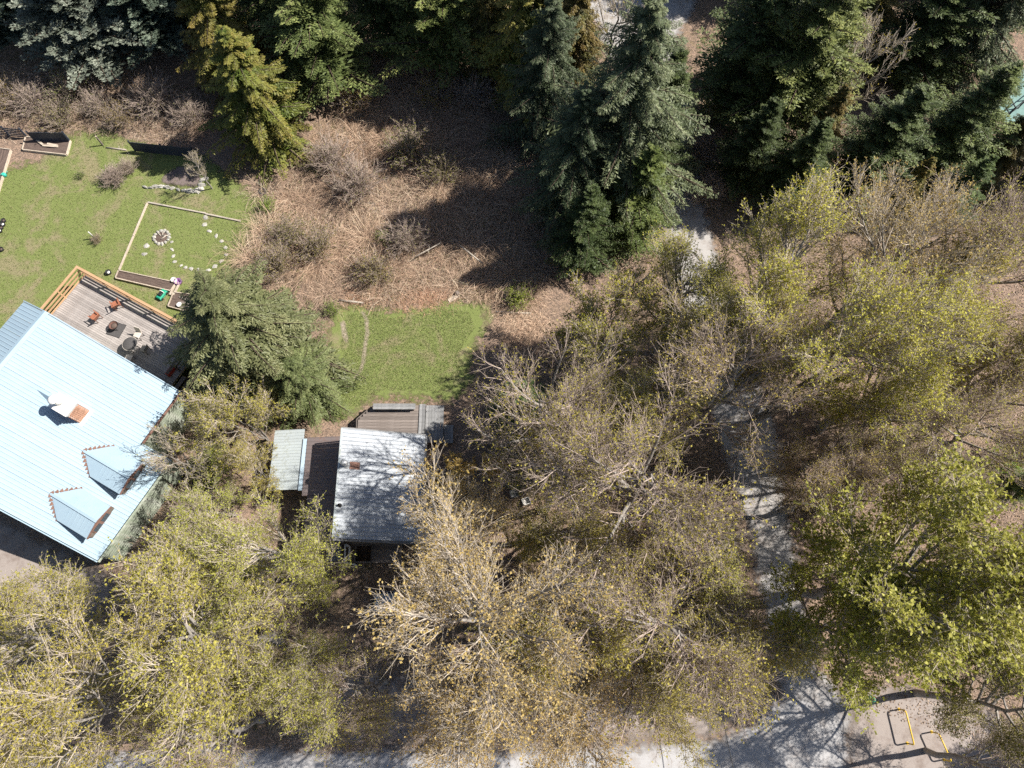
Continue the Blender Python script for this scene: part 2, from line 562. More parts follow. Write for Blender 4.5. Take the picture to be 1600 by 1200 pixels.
def torus(name, R0, r0, mat, parent=None, loc=(0, 0, 0), rot=(0, 0, 0), S=20, s=8):
    v, f = [], []
    for i in range(S):
        a = 2 * math.pi * i / S
        for j in range(s):
            b = 2 * math.pi * j / s
            rr = R0 + r0 * math.cos(b)
            v.append((rr * math.cos(a), rr * math.sin(a), r0 * 1.15 * math.sin(b)))
    for i in range(S):
        for j in range(s):
            i2, j2 = (i + 1) % S, (j + 1) % s
            f.append((i * s + j, i2 * s + j, i2 * s + j2, i * s + j2))
    me = bpy.data.meshes.new(name)
    me.from_pydata(v, [], f)
    me.materials.append(mat)
    for p in me.polygons:
        p.use_smooth = True
    return link(name, me, parent, loc, rot)


def pipe(name, pts, r, mat, parent=None, S=8, close=True):
    """bent round tube through points as one mesh"""
    pts = [Vector(p) for p in pts]
    v, f = [], []
    up = Vector((0, 0, 1))
    for i, p in enumerate(pts):
        d = (pts[min(i + 1, len(pts) - 1)] - pts[max(i - 1, 0)]).normalized()
        ref = up if abs(d.z) < 0.95 else Vector((1, 0, 0))
        a = d.cross(ref).normalized()
        b = d.cross(a)
        for k in range(S):
            t = 2 * math.pi * k / S
            v.append(p + r * (math.cos(t) * a + math.sin(t) * b))
    for i in range(len(pts) - 1):
        for k in range(S):
            j = (k + 1) % S
            f.append((i * S + k, i * S + j, (i + 1) * S + j, (i + 1) * S + k))
    f.append(tuple(reversed(range(S))))
    f.append(tuple(range((len(pts) - 1) * S, len(pts) * S)))
    me = bpy.data.meshes.new(name)
    me.from_pydata(v, [], f)
    me.materials.append(mat)
    for p in me.polygons:
        p.use_smooth = len(p.vertices) == 4
    return link(name, me, parent)


def rock(seed, sx, sy, sz, mat):
    r = np.random.default_rng(seed)
    bm_v = []
    S, T = 8, 4
    for i in range(T + 1):
        ph = math.pi / 2 * i / T
        for k in range(S):
            th = 2 * math.pi * k / S
            q = 1 + r.uniform(-0.34, 0.3)
            rr = math.cos(ph) ** 0.6 if i < T else 0.0
            bm_v.append((rr * math.cos(th) * sx * q / 2, rr * math.sin(th) * sy * q / 2, math.sin(ph) * sz * (1 + r.uniform(-0.12, 0.12) * (i > 0))))
    f = []
    for i in range(T):
        for k in range(S):
            j = (k + 1) % S
            f.append((i * S + k, i * S + j, (i + 1) * S + j, (i + 1) * S + k))
    me = bpy.data.meshes.new("stone")
    me.from_pydata(bm_v, [], f)
    me.materials.append(mat)
    return me


def sheet(name, poly, z, mat, kind='structure', step=0.5, label=None):
    """flat patch with a ragged, dissolving border; 'edge' holds metres from the border"""
    lo, hi = poly.min(0) - step, poly.max(0) + step
    nx, ny = int((hi[0] - lo[0]) / step) + 2, int((hi[1] - lo[1]) / step) + 2
    gx, gy = np.meshgrid(lo[0] + np.arange(nx) * step, lo[1] + np.arange(ny) * step)
    pts = np.stack([gx.ravel(), gy.ravel()], 1)
    ins = inside(poly, pts)
    d = edge_dist(poly, pts)
    d = np.where(ins, d, -d)
    idx = np.arange(nx * ny).reshape(ny, nx)
    q = np.stack([idx[:-1, :-1], idx[:-1, 1:], idx[1:, 1:], idx[1:, :-1]], -1).reshape(-1, 4)
    keep = (d[q] > -step * 1.5).any(1)
    q = q[keep]
    used = np.unique(q)
    remap = np.full(nx * ny, -1)
    remap[used] = np.arange(len(used))
    v = np.column_stack([pts[used], np.full(len(used), 0.0)])
    me = mesh_np(name, v, remap[q], mat, {"edge": ('POINT', np.clip(d[used], -2, 4))})
    o = link(name, me, None, (0, 0, z))
    tag(o, label, kind=kind)
    return o


# ================================================================== THE SETTING
gme = bpy.data.meshes.new("ground")
g = 600
gme.from_pydata([(-g, -g, 0), (g, -g, 0), (g, g, 0), (-g, g, 0)], [], [(0, 1, 2, 3)])
gme.materials.append(M['ground'])
tag(link("ground", gme), kind='structure')

LAWN_A = poly_px([(-120, 250), (0, 262), (60, 248), (110, 205), (160, 200), (205, 215), (320, 238), (385, 290), (420, 318), (440, 328), (425, 345), (398, 375), (384, 420),
                  (372, 470), (330, 560), (250, 640), (100, 700), (-160, 760)])
LAWN_B = poly_px([(515, 478), (560, 470), (600, 482), (650, 478), (705, 462), (760, 470), (775, 500), (745, 545), (742, 600), (712, 630), (650, 628), (585, 628), (545, 660), (500, 660), (520, 600), (505, 540)])
sheet("lawn", LAWN_A, 0.004, M['lawn'])
sheet("lawn", LAWN_B, 0.004, M['lawn2'])
DRIVE = poly_px([(955, -60), (1075, -60), (1062, 60), (1090, 200), (1105, 330), (1150, 480), (1200, 620), (1228, 720), (1232, 800), (1246, 860), (1262, 960), (1275, 1040), (1340, 1100), (1345, 1140),
                 (1200, 1140), (1215, 1090), (1205, 1000), (1180, 920), (1172, 850), (1150, 780), (1118, 690), (1085, 560), (1048, 430), (1020, 310), (990, 180), (935, 60)])
sheet("driveway", DRIVE, 0.008, M['gravel'])
ROAD = poly_px([(-200, 1168), (60, 1172), (300, 1164), (480, 1164), (700, 1166), (880, 1162), (1000, 1158), (1120, 1148), (1175, 1125), (1205, 1085), (1290, 1080), (1325, 1110), (1330, 1160), (1345, 1260), (1345, 1420), (-200, 1420)])
sheet("road", ROAD, 0.012, M['road'])
DIRT1 = poly_px([(1290, 1070), (1400, 1060), (1560, 1100), (1640, 1200), (1640, 1330), (1330, 1330), (1315, 1200), (1318, 1110)])
sheet("dirt_verge", DIRT1, 0.010, M['dirt'])
DIRT2 = poly_px([(480, 1080), (560, 1030), (700, 1060), (1160, 1090), (1190, 1110), (1120, 1160), (700, 1172), (440, 1174)])
sheet("dirt_verge", DIRT2, 0.006, M['dirt'])
YARD = poly_px([(-160, 800), (20, 800), (120, 860), (190, 900), (170, 960), (90, 1010), (-160, 1010)])
sheet("yard_paving", YARD, 0.006, M['dirt'])
LOT = poly_px([(900, -140), (1100, -140), (1090, 10), (1060, 60), (940, 50), (905, 10)])
sheet("gravel_lot", LOT, 0.014, M['gravel'])
COURT = poly_px([(1545, 165), (1590, 215), (1760, 90), (1700, 20), (1640, 60)])
sheet("court", COURT, 0.010, M['court'], step=0.3)
# worn footpath along the small lawn
pth = [(566, 486), (573, 500), (574, 520), (570, 545), (568, 565), (563, 580), (552, 593)]
pl = np.array([P(*p)[:2] for p in pth])
nrm = np.array([1.0, 0.1])
PATH = np.vstack([pl + nrm * 0.2, (pl - nrm * 0.2)[::-1]])
m_, nt_, _, _ = mat_new("path_bare_earth")
finish(nt_, ramp(nt_, noise(nt_, 9, 5, 0.7), [(0.3, (0.33, 0.26, 0.2)), (0.7, (0.52, 0.43, 0.35))]), 0.95, alpha=edge_alpha(nt_, 5.0, 0.12))
M['path'] = m_
sheet("footpath", PATH, 0.016, M['path'], step=0.12)
sheet("bare_earth", poly_px([(530, 502), (540, 500), (546, 530), (541, 542), (533, 525)]), 0.016, M['path'], step=0.12)


# ================================================================== BLUE-ROOFED HOUSE
ANG = R(61.5)
HO = Vector((-20.69, 14.30, 0))
ZE, SL = 4.0, 0.375


def HL(x, y, z=0.0):
    """house-local to world"""
    return HO + Vector((x * math.cos(ANG) - y * math.sin(ANG), x * math.sin(ANG) + y * math.cos(ANG), z))


def corrugated(w, L, slope_z, mat, pitch=0.2275, rib=0.02, th=0.004):
    """panel, width along x from 0..w, length along y from 0..L (plan), rising slope_z over L"""
    n = max(1, int(round(w / pitch)))
    p = w / n
    prof = []
    for i in range(n):
        x0 = i * p
        prof += [(x0, rib), (x0 + 0.025, rib), (x0 + 0.05, 0), (x0 + p - 0.025, 0)]
    prof.append((w, rib))
    v = []
    for y, z in ((0, 0), (L, slope_z)):
        for x, h in prof:
            v.append((x, y, z + h))
    for y, z in ((0, 0), (L, slope_z)):
        for x, h in prof:
            v.append((x, y, z + h - th))
    k = len(prof)
    f = []
    for i in range(k - 1):
        f.append((i, i + 1, k + i + 1, k + i))
        f.append((2 * k + i + 1, 2 * k + i, 3 * k + i, 3 * k + i + 1))
        f.append((2 * k + i, 2 * k + i + 1, i + 1, i))
        f.append((k + i, k + i + 1, 3 * k + i + 1, 3 * k + i))
    me = bpy.data.meshes.new("roof_panel")
    me.from_pydata(v, [], f)
    me.materials.append(mat)
    return me


house = thing("house", "large house under a pale blue ribbed metal roof with two small gabled dormers", "house", HO, ANG)
YR = 8.0      # ridge
YB = 10.4     # back eave
roofz = lambda y: ZE + SL * y
PW = 0.91
cache = {}


def panels(parent, x0, x1, y0, y1, zf, mat, gap=0.006):
    n = max(1, int(round((x1 - x0) / PW)))
    w = (x1 - x0) / n
    key = (round(w, 4), y0, y1, zf(y0), zf(y1), mat.name)
    if key not in cache:
        cache[key] = corrugated(w - gap, y1 - y0, zf(y1) - zf(y0), mat)
    for i in range(n):
        link("roof_panel", cache[key], parent, (x0 + i * w, y0, zf(y0)))


panels(house, -3.5, 0.25, -0.2, YR, roofz, M['blue_roof'])
panels(house, -10.15, -3.5, -2.0, YR, roofz, M['blue_roof'])
panels(house, -10.15, 0.25, YR, YB, lambda y: roofz(YR) - SL * (y - YR), M['blue_roof'])
# ridge cap
rc = bpy.data.meshes.new("ridge_cap")
zr = roofz(YR) + 0.03
rc.from_pydata([(-10.2, YR - 0.22, zr - 0.06), (-10.2, YR, zr + 0.02), (-10.2, YR + 0.22, zr - 0.06), (0.3, YR - 0.22, zr - 0.06), (0.3, YR, zr + 0.02), (0.3, YR + 0.22, zr - 0.06)], [],
               [(0, 3, 4, 1), (1, 4, 5, 2), (0, 1, 2), (5, 4, 3)])
rc.materials.append(M['blue_roof'])
link("ridge_cap", rc, house)


def slab(name, quad, th, mat, parent):
    """quad: four corners (plan order), extruded down by th"""
    v = [Vector(q) for q in quad] + [Vector(q) - Vector((0, 0, th)) for q in quad]
    f = [(0, 1, 2, 3), (7, 6, 5, 4)] + [(i, 4 + i, 4 + (i + 1) % 4, (i + 1) % 4) for i in range(4)]
    me = bpy.data.meshes.new(name)
    me.from_pydata(v, [], f)
    me.materials.append(mat)
    return link(name, me, parent)


# rake and eave trims
for (x, ya, yb, za, zb) in ((0.30, -0.22, YR, roofz(-0.22), roofz(YR)), (0.30, YR, YB, roofz(YR), roofz(YR) - SL * (YB - YR)), (-10.22, -2.02, YR, roofz(-2.02), roofz(YR)), (-10.22, YR, YB, roofz(YR), roofz(YR) - SL * (YB - YR)),
                            (-3.44, -2.02, -0.25, roofz(-2.02), roofz(-0.25))):
    bar("rake_trim", (x, ya, za - 0.06), (x, yb, zb - 0.06), 0.06, 0.2, M['blue_roof'], house)
bar("gutter", (-10.2, -2.08, roofz(-2.08) - 0.05), (-3.4, -2.08, roofz(-2.08) - 0.05), 0.1, 0.09, M['siding'], house)
bar("gutter", (-3.4, -0.27, roofz(-0.27) - 0.05), (0.3, -0.27, roofz(-0.27) - 0.05), 0.1, 0.09, M['rust'], house)


def wall_boards(parent, a, b, z0, z1, mat, bh=0.24, out=0.03):
    """backing wall plus lapped horizontal boards"""
    a, b = Vector((a[0], a[1], 0)), Vector((b[0], b[1], 0))
    w = bar("wall", a + Vector((0, 0, (z0 + z1) / 2)), b + Vector((0, 0, (z0 + z1) / 2)), 0.12, z1 - z0, mat, parent)
    d = (b - a).normalized()
    n = Vector((d.y, -d.x, 0))
    k = int((z1 - z0) / bh)
    for i in range(k):
        z = z0 + (i + 0.5) * bh
        bar("siding_board", a + n * 0.085 + Vector((0, 0, z)), b + n * 0.085 + Vector((0, 0, z)), 0.022, bh - 0.012, mat, w if False else parent, roll=R(5))
    return w


wall_boards(house, (-10.0, -1.5), (-3.6, -1.5), 0, 3.3, M['siding'])
wall_boards(house, (-3.6, -1.5), (-3.6, 0.25), 0, 3.4, M['siding'])
wall_boards(house, (-3.6, 0.25), (0.0, 0.25), 0, 3.95, M['siding'])
wall_boards(house, (0.0, 0.25), (0.0, 10.0), 0, 4.05, M['siding'])
wall_boards(house, (0.0, 10.0), (-10.0, 10.0), 0, 4.2, M['siding'])
wall_boards(house, (-10.0, 10.0), (-10.0, -1.5), 0, 3.3, M['siding'])
# gable ends above the boards
for x in (-0.02, -9.98):
    gm = bpy.data.meshes.new("gable")
    gm.from_pydata([(x, 0.3, 3.3), (x, 10.0, 3.3), (x, 10.0, roofz(YR) - SL * 2.0 - 0.12), (x, YR, roofz(YR) - 0.12), (x, 0.3, roofz(0.3) - 0.12)], [], [(0, 1, 2, 3, 4)])
    gm.materials.append(M['siding'])
    link("gable_wall", gm, house)

# dormers: apex on main roof, two valleys, gabled front with rusty trim
def dormer(cx):
    ya, yv, yf = 1.9, 0.83, -1.12
    hw = 0.98
    za, zv = roofz(ya), roofz(yv)
    zrf = za + 0.02
    zef = zv + 0.14
    d = link("dormer", None, house)
    # two pitched planes (ridge level, sides level)
    for s in (1, -1):
        q = [(cx, ya, za + 0.02), (cx, yf - 0.25, zrf), (cx + s * (hw + 0.06), yf - 0.25, zef), (cx + s * (hw + 0.06), yv, zef)]
        if s < 0:
            q = q[::-1]
        slab("dormer_roof_plane", q, 0.05, M['blue_roof'], d)
        # side wall
        sw = bpy.data.meshes.new("dormer_side")
        x = cx + s * hw
        sw.from_pydata([(x, yv, zv - 0.05), (x, yf, roofz(yf) - 0.02), (x, yf, zef - 0.05)], [], [(0, 1, 2)])
        sw.materials.append(M['siding_br'])
        link("dormer_side_wall", sw, d)
    bar("dormer_ridge_cap", (cx, ya + 0.05, zrf + 0.03), (cx, yf - 0.27, zrf + 0.03), 0.14, 0.03, M['blue_roof'], d)
    # ribs on the dormer planes
    for s in (1, -1):
        for k in range(7):
            y = yf - 0.1 + k * 0.27
            top = min(1.0, max(0.0, 1.0 if y <= yv else (ya - y) / (ya - yv)))
            bar("roof_rib", (cx, y, zrf + 0.012), (cx + s * hw * top, y, zrf + 0.012 - (zrf - zef) * top), 0.03, 0.02, M['blue_roof'], d)
    # zigzag rusty valley flashing
    for s in (1, -1):
        v, f = [], []
        a = Vector((cx + s * 0.03, ya + 0.1, roofz(ya + 0.1) + 0.05))
        b = Vector((cx + s * (hw + 0.12), yv - 0.02, roofz(yv - 0.02) + 0.05))
        dv = (b - a)
        nn = Vector((-dv.y, dv.x, 0)).normalized()
        n = 7
        for i in range(n):
            t0, t1 = i / n, (i + 0.95) / n
            wd = 0.12 * math.sin(math.pi * (0.12 + 0.8 * (i + 0.5) / n))
            for sg in (1, -1):
                base = len(v)
                p0 = a + dv * t0
                p1 = a + dv * t1
                pt = a + dv * ((t0 + t1) / 2 + 0.05) + nn * sg * (wd + 0.03)
                pt.z = roofz(pt.y) + 0.055
                v += [p0, p1, pt]
                f.append((base, base + 1, base + 2))
        fm = bpy.data.meshes.new("valley_flashing")
        fm.from_pydata(v, [], f)
        fm.materials.append(M['rust'])
        link("valley_flashing", fm, d)
    # gabled front
    gm = bpy.data.meshes.new("dormer_front")
    zb = roofz(yf) - 0.02
    gm.from_pydata([(cx - hw, yf, zb), (cx + hw, yf, zb), (cx + hw, yf, zef - 0.05), (cx, yf, zrf - 0.05), (cx - hw, yf, zef - 0.05)], [], [(0, 1, 2, 3, 4)])
    gm.materials.append(M['siding_br'])
    link("dormer_front_wall", gm, d)
    fr = link("dormer_window", box(1.3, 0.05, 0.5, M['rust']), d, (cx, yf - 0.03, zb + 0.08))
    for sx in (-0.33, 0.33):
        link("pane", box(0.5, 0.02, 0.38, M['dark_glass']), fr, (sx, -0.03, 0.06))
    for s in (1, -1):
        bar("barge_board", (cx, yf - 0.27, zrf - 0.03), (cx + s * (hw + 0.06), yf - 0.27, zef - 0.03), 0.04, 0.12, M['rust'], d)


dormer(-5.38)
dormer(-8.25)

# chimney: brick stack with rendered shoulder, cap slab and domed flue
ch = link("chimney", None, house, (-3.72, 3.0, 0))
cz = roofz(3.0)
cw, cl, chh = 0.82, 1.15, 1.25


def prism(name, x0, x1, y0, y1, z0, z1, mat, parent):
    me = box(x1 - x0, y1 - y0, z1 - z0, mat)
    return link(name, me, parent, ((x0 + x1) / 2, (y0 + y1) / 2, z0))


prism("stack_core", -cw / 2 + 0.012, cw / 2 - 0.012, 0.012, cl - 0.012, cz - 0.1, cz + chh, M['mortar'], ch)
bw, bhh = 0.2, 0.085
for row in range(int(chh / (bhh + 0.012))):
    z = cz + 0.02 + row * (bhh + 0.012)
    off = 0.1 if row % 2 else 0.0
    for k in range(5):
        x = -cw / 2 + 0.09 + k * (bw + 0.012) - off * 0.9
        if x < -cw / 2 + 0.03 or x > cw / 2 - 0.03:
            continue
        link("brick", box(bw * 0.98, 0.05, bhh, M['brick']), ch, (max(-cw / 2 + 0.1, min(cw / 2 - 0.1, x)), 0.0, z))
    for k in range(6):
        y = 0.1 + k * (bw + 0.012) - off * 0.9
        if y < 0.02 or y > cl - 0.06:
            continue
        for sx in (-1, 1):
            link("brick", box(0.05, bw * 0.98, bhh, M['brick']), ch, (sx * cw / 2, y, z))
prism("shoulder", -cw / 2 - 0.03, cw / 2 + 0.03, -0.03, cl + 0.03, cz + chh, cz + chh + 0.16, M['mortar'], ch)
prism("cap_slab", -cw / 2 - 0.07, cw / 2 + 0.07, -0.07, cl + 0.07, cz + chh + 0.16, cz + chh + 0.24, M['white'], ch)
lathe("flue_pot", [(0.19, 0), (0.19, 0.5), (0.15, 0.52), (0.15, 0.4)], 16, M['white'], ch, (0, cl * 0.68, cz + chh + 0.24))
lathe("flue_cowl", [(0.3, 0), (0.3, 0.04), (0.2, 0.11), (0.03, 0.15)], 16, M['white'], ch, (0, cl * 0.68, cz + chh + 0.82))
for k in range(4):
    a = k * math.pi / 2 + 0.4
    lathe("cowl_strut", [(0.012, 0), (0.012, 0.12)], 6, M['grey_metal'], ch, (0.16 * math.cos(a), cl * 0.68 + 0.16 * math.sin(a), cz + chh + 0.72))
slab("base_flashing", [(-cw / 2 - 0.14, -0.2, roofz(2.8) + 0.03), (cw / 2 + 0.14, -0.2, roofz(2.8) + 0.03), (cw / 2 + 0.14, 0.0, roofz(3.0) + 0.03), (-cw / 2 - 0.14, 0.0, roofz(3.0) + 0.03)], 0.02, M['white'], ch)
# little saddle roof shedding water behind the stack
cr = bpy.data.meshes.new("cricket")
cr.from_pydata([(-cw / 2 - 0.1, cl, roofz(3 + cl) + 0.02), (cw / 2 + 0.1, cl, roofz(3 + cl) + 0.02), (0, cl, roofz(3 + cl) + 0.62), (0, cl + 1.65, roofz(3 + cl + 1.65) + 0.02)], [], [(0, 3, 2), (2, 3, 1), (0, 2, 1)])
cr.materials.append(M['blue_roof'])
link("saddle", cr, ch)

# low wing behind the house, roofed in the same steel
wing = thing("house_wing", "low lean-to wing with ribbed blue metal roof behind the big house", "house", HO, ANG)
panels(wing, -7.2, -1.9, 10.5, 14.4, lambda y: 3.75 - 0.16 * (y - 10.5), M['blue_roof'])
wall_boards(wing, (-2.0, 10.2), (-2.0, 14.1), 0, 3.0, M['siding'])
wall_boards(wing, (-2.0, 14.1), (-7.1, 14.1), 0, 3.0, M['siding'])
bar("rake_trim", (-1.86, 10.5, 3.72), (-1.86, 14.45, 3.09), 0.05, 0.16, M['blue_roof'], wing)
vt = link("roof_vent", None, wing, (-3.35, 11.55, 3.6))
lathe("vent_base", [(0.34, 0), (0.3, 0.06), (0.2, 0.12), (0.2, 0.3)], 16, M['black'], vt)
lathe("vent_cap", [(0.3, 0), (0.27, 0.09), (0.1, 0.15)], 16, M['grey_metal'], vt, (0, 0, 0.34))
for k in range(3):
    a = k * 2.1
    lathe("cap_strut", [(0.015, 0), (0.015, 0.08)], 6, M['black'], vt, (0.18 * math.cos(a), 0.18 * math.sin(a), 0.28))

# ---- timber deck
DZ = 1.2
deck = thing("deck", "weathered grey plank deck with new orange cedar railing beside blue roof", "deck", HO, ANG)
dx0, dx1, dy0, dy1 = 0.1, 4.35, 2.2, 12.55
nb = 29
bwid = (dx1 - dx0) / nb
for i in range(nb):
    L0 = dy1 - dy0 + random.uniform(-0.02, 0.02)
    o = link("deck_board", box(L0, bwid - 0.012, 0.038, M['deck']), deck, (dx0 + (i + 0.5) * bwid, (dy0 + dy1) / 2, DZ - 0.038 + random.uniform(-0.002, 0.002)), (0, 0, math.pi / 2))
# walkway strip behind the gable up to the wing
for i in range(14):
    link("deck_board", box(2.9, bwid - 0.012, 0.038, M['deck']), deck, (dx0 - (i + 0.5) * bwid, 11.1, DZ - 0.038), (0, 0, math.pi / 2))
for y in (2.25, 5.6, 9.0, 12.5):
    bar("joist_beam", (dx0, y, DZ - 0.16), (dx1, y, DZ - 0.16), 0.06, 0.22, M['lumber'], deck)
bar("rim_board", (dx1 + 0.03, dy0, DZ - 0.12), (dx1 + 0.03, dy1 + 0.03, DZ - 0.12), 0.05, 0.24, M['lumber'], deck)
for y in (2.4, 7.4, 12.4):
    for x in (0.4, 4.2):
        link("deck_post", box(0.12, 0.12, DZ - 0.28, M['lumber']), deck, (x, y, 0))
RZ = DZ + 1.0
rx, ry = dx1 - 0.06, dy1 - 0.06
posts = [(rx, ry)] + [(rx, ry - k * (ry - 2.3) / 5) for k in range(1, 6)] + [(rx - k * (rx + 1.9) / 3, ry) for k in range(1, 4)]
for (x, y) in posts:
    link("rail_post", box(0.1, 0.1, 1.06, M['cedar']), deck, (x, y, DZ))
bar("cap_rail", (rx, ry + 0.09, RZ + 0.08), (rx, 2.22, RZ + 0.08), 0.17, 0.045, M['cedar'], deck)
bar("cap_rail", (rx - 0.09, ry, RZ + 0.08), (-1.95, ry, RZ + 0.08), 0.17, 0.045, M['cedar'], deck)
for zz in (0.16, 0.46, 0.78):
    bar("rail", (rx - 0.06, ry - 0.02, DZ + zz), (rx - 0.06, 2.3, DZ + zz), 0.035, 0.13, M['cedar'] if zz < 0.7 else M['cedar'], deck)
    bar("rail", (rx - 0.08, ry - 0.065, DZ + zz), (-1.9, ry - 0.065, DZ + zz), 0.035, 0.13, M['cedar'], deck)
# end rail by the fir
bar("cap_rail", (rx, 2.3, RZ + 0.085), (1.6, 2.3, RZ + 0.085), 0.15, 0.045, M['deck_dk'], deck)
for zz in (0.2, 0.6):
    bar("rail", (rx, 2.36, DZ + zz), (1.6, 2.36, DZ + zz), 0.035, 0.12, M['deck_dk'], deck)
link("rail_post", box(0.1, 0.1, 1.06, M['deck_dk']), deck, (1.65, 2.3, DZ))
for k in range(3):
    bar("step", (0.3, 1.95 - 0.3 * k, DZ - 0.25 - 0.25 * k), (1.5, 1.95 - 0.3 * k, DZ - 0.25 - 0.25 * k), 0.28, 0.04, M['deck_dk'], deck)
    if k < 3:
        for xx in (0.36, 1.44):
            link("step_riser", box(0.05, 0.26, DZ - 0.27 - 0.25 * k, M['deck_dk']), deck, (xx, 1.95 - 0.3 * k, 0))


def deck_chair(loc, rz, label):
    t = thing("chair", label, "chair", loc, rz)
    link("seat", box(0.5, 0.5, 0.05, M['orange'], 0.012), t, (0, 0, 0.42))
    o = link("backrest", box(0.5, 0.05, 0.5, M['orange'], 0.012), t, (0, 0.24, 0.44), (R(-22), 0, 0))
    for sx in (-0.22, 0.22):
        for sy in (-0.2, 0.2):
            link("leg", box(0.04, 0.04, 0.42, M['rust']), t, (sx, sy, 0))
        bar("armrest", (sx * 1.16, -0.26, 0.64), (sx * 1.16, 0.24, 0.64), 0.06, 0.035, M['orange'], t)
        link("arm_post", box(0.035, 0.035, 0.2, M['orange']), t, (sx * 1.16, -0.2, 0.42))
    return t


deck_chair(HL(3.45, 8.85, DZ), ANG + R(150), "terracotta orange chair on the deck close to the long cedar rail")
deck_chair(HL(2.05, 9.5, DZ), ANG + R(175), "terracotta orange chair on the deck closer to the blue roof edge")
# fire bowl on a mat
t = thing("fire_mat", "square dark grey mat lying under the fire bowl on the deck", "mat", HL(2.0, 7.95, DZ), ANG + R(10))
link("mat", box(0.95, 0.95, 0.015, M['mat_grey'], 0.005), t)
link("mat_border", box(1.02, 1.02, 0.006, M['black']), t)
t = thing("fire_bowl", "round rusty fire bowl on a dark mat on the deck", "fire bowl", HL(2.12, 8.02, DZ + 0.016), ANG)
lathe("bowl", [(0.1, 0.2), (0.24, 0.26), (0.31, 0.37), (0.31, 0.4), (0.28, 0.38), (0.2, 0.3), (0.02, 0.28)], 18, M['firebowl'], t)
for k in range(3):
    a = k * 2.094
    bar("leg", (0.24 * math.cos(a), 0.24 * math.sin(a), 0), (0.2 * math.cos(a), 0.2 * math.sin(a), 0.27), 0.03, 0.03, M['black'], t)
torus("rim", 0.31, 0.014, M['black'], t, (0, 0, 0.4))
lathe("ash", [(0.21, 0), (0.15, 0.03), (0.04, 0.04)], 12, M['soil'], t, (0, 0, 0.3))
# round patio table, with a covered barbecue and chairs in the tree's shade
t = thing("patio_table", "round dark topped patio table at the shaded end of the deck", "table", HL(1.55, 5.95, DZ), ANG)
lathe("table_top", [(0.48, 0.7), (0.5, 0.72), (0.48, 0.74), (0.02, 0.742)], 24, M['mat_grey'], t)
torus("table_rim", 0.49, 0.02, M['fabric'], t, (0, 0, 0.72))
for k in range(4):
    a = k * math.pi / 2 + 0.4
    bar("leg", (0.36 * math.cos(a), 0.36 * math.sin(a), 0), (0.3 * math.cos(a), 0.3 * math.sin(a), 0.7), 0.035, 0.035, M['black'], t)


def patio_chair(loc, rz, label, mt):
    t = thing("chair", label, "chair", loc, rz)
    link("seat", box(0.44, 0.44, 0.06, M[mt], 0.015), t, (0, 0, 0.4))
    link("backrest", box(0.44, 0.05, 0.48, M[mt], 0.012), t, (0, 0.22, 0.46), (R(-14), 0, 0))
    for sx in (-0.19, 0.19):
        for sy in (-0.18, 0.18):
            link("leg", box(0.035, 0.035, 0.4, M['black']), t, (sx, sy, 0))


patio_chair(HL(2.35, 6.15, DZ), ANG + R(-80), "pale cushioned patio chair on rail side of the round table", 'fabric')
patio_chair(HL(1.75, 5.1, DZ), ANG + R(-170), "brown patio chair at the round table in the fir's shadow", 'log')
patio_chair(HL(0.75, 5.6, DZ), ANG + R(100), "pale patio chair between the round table and the blue roof", 'fabric')
t = thing("planter_box", "dark red planter box at the far shaded end of the deck", "planter", HL(1.4, 2.75, DZ), ANG)
link("tub", box(0.8, 0.3, 0.3, M['red'], 0.02), t)
link("soil", box(0.7, 0.22, 0.02, M['soil']), t, (0, 0, 0.3))


# ================================================================== SMALL CABIN
CB = P(595, 760, 0)
cabin = thing("cabin", "small cabin with weathered silver metal roof and dark lower side roof", "cabin", (0, 0, 0))
# main monopitch roof: high edge on the left
ZH, ZL = 4.7, 3.1
tl, bl = P(532, 667, ZH), P(525, 842, ZH)
tr, br = P(661, 683, ZL), P(661, 846, ZL)
xl, xr = (tl.x + bl.x) / 2, (tr.x + br.x) / 2
yt, yb = (tl.y + tr.y) / 2 , (bl.y + br.y) / 2
nrow = 9
hrow = (yt - yb) / nrow
pm = corrugated(hrow - 0.006, xr - xl, ZL - ZH, M['cabin_roof'], pitch=0.26, rib=0.042)
for i in range(nrow):
    # local x of panel -> world -y ; local y -> world +x
    link("roof_panel", pm, cabin, (xl, yt - i * hrow, ZH), (0, 0, -math.pi / 2))
pm2 = corrugated(hrow - 0.006, 0.62, -0.62 * (ZH - ZL) / (xr - xl), M['cabin_roof'], pitch=0.26, rib=0.042)
for i in range(5, nrow):
    link("roof_panel", pm2, cabin, (xr - 0.02, yt - i * hrow, ZL - 0.012), (0, 0, -math.pi / 2))
bar("high_edge_trim", (xl - 0.04, yb - 0.02, ZH + 0.02), (xl - 0.04, yt + 0.02, ZH + 0.02), 0.1, 0.1, M['moss_white'], cabin)
bar("rake_trim", (xl - 0.05, yb - 0.06, ZH - 0.05), (xr + 0.55, yb - 0.06, ZL - 0.05 - 0.55 * (ZH - ZL) / (xr - xl)), 0.14, 0.1, M['steps'], cabin)
bar("rake_trim", (xl - 0.05, yt + 0.05, ZH - 0.05), (xr + 0.02, yt + 0.05, ZL - 0.05), 0.08, 0.12, M['steps'], cabin)
bar("gutter", (xr + 0.06, yt, ZL - 0.08), (xr + 0.06, yt - 5 * hrow, ZL - 0.08), 0.1, 0.09, M['steps'], cabin)
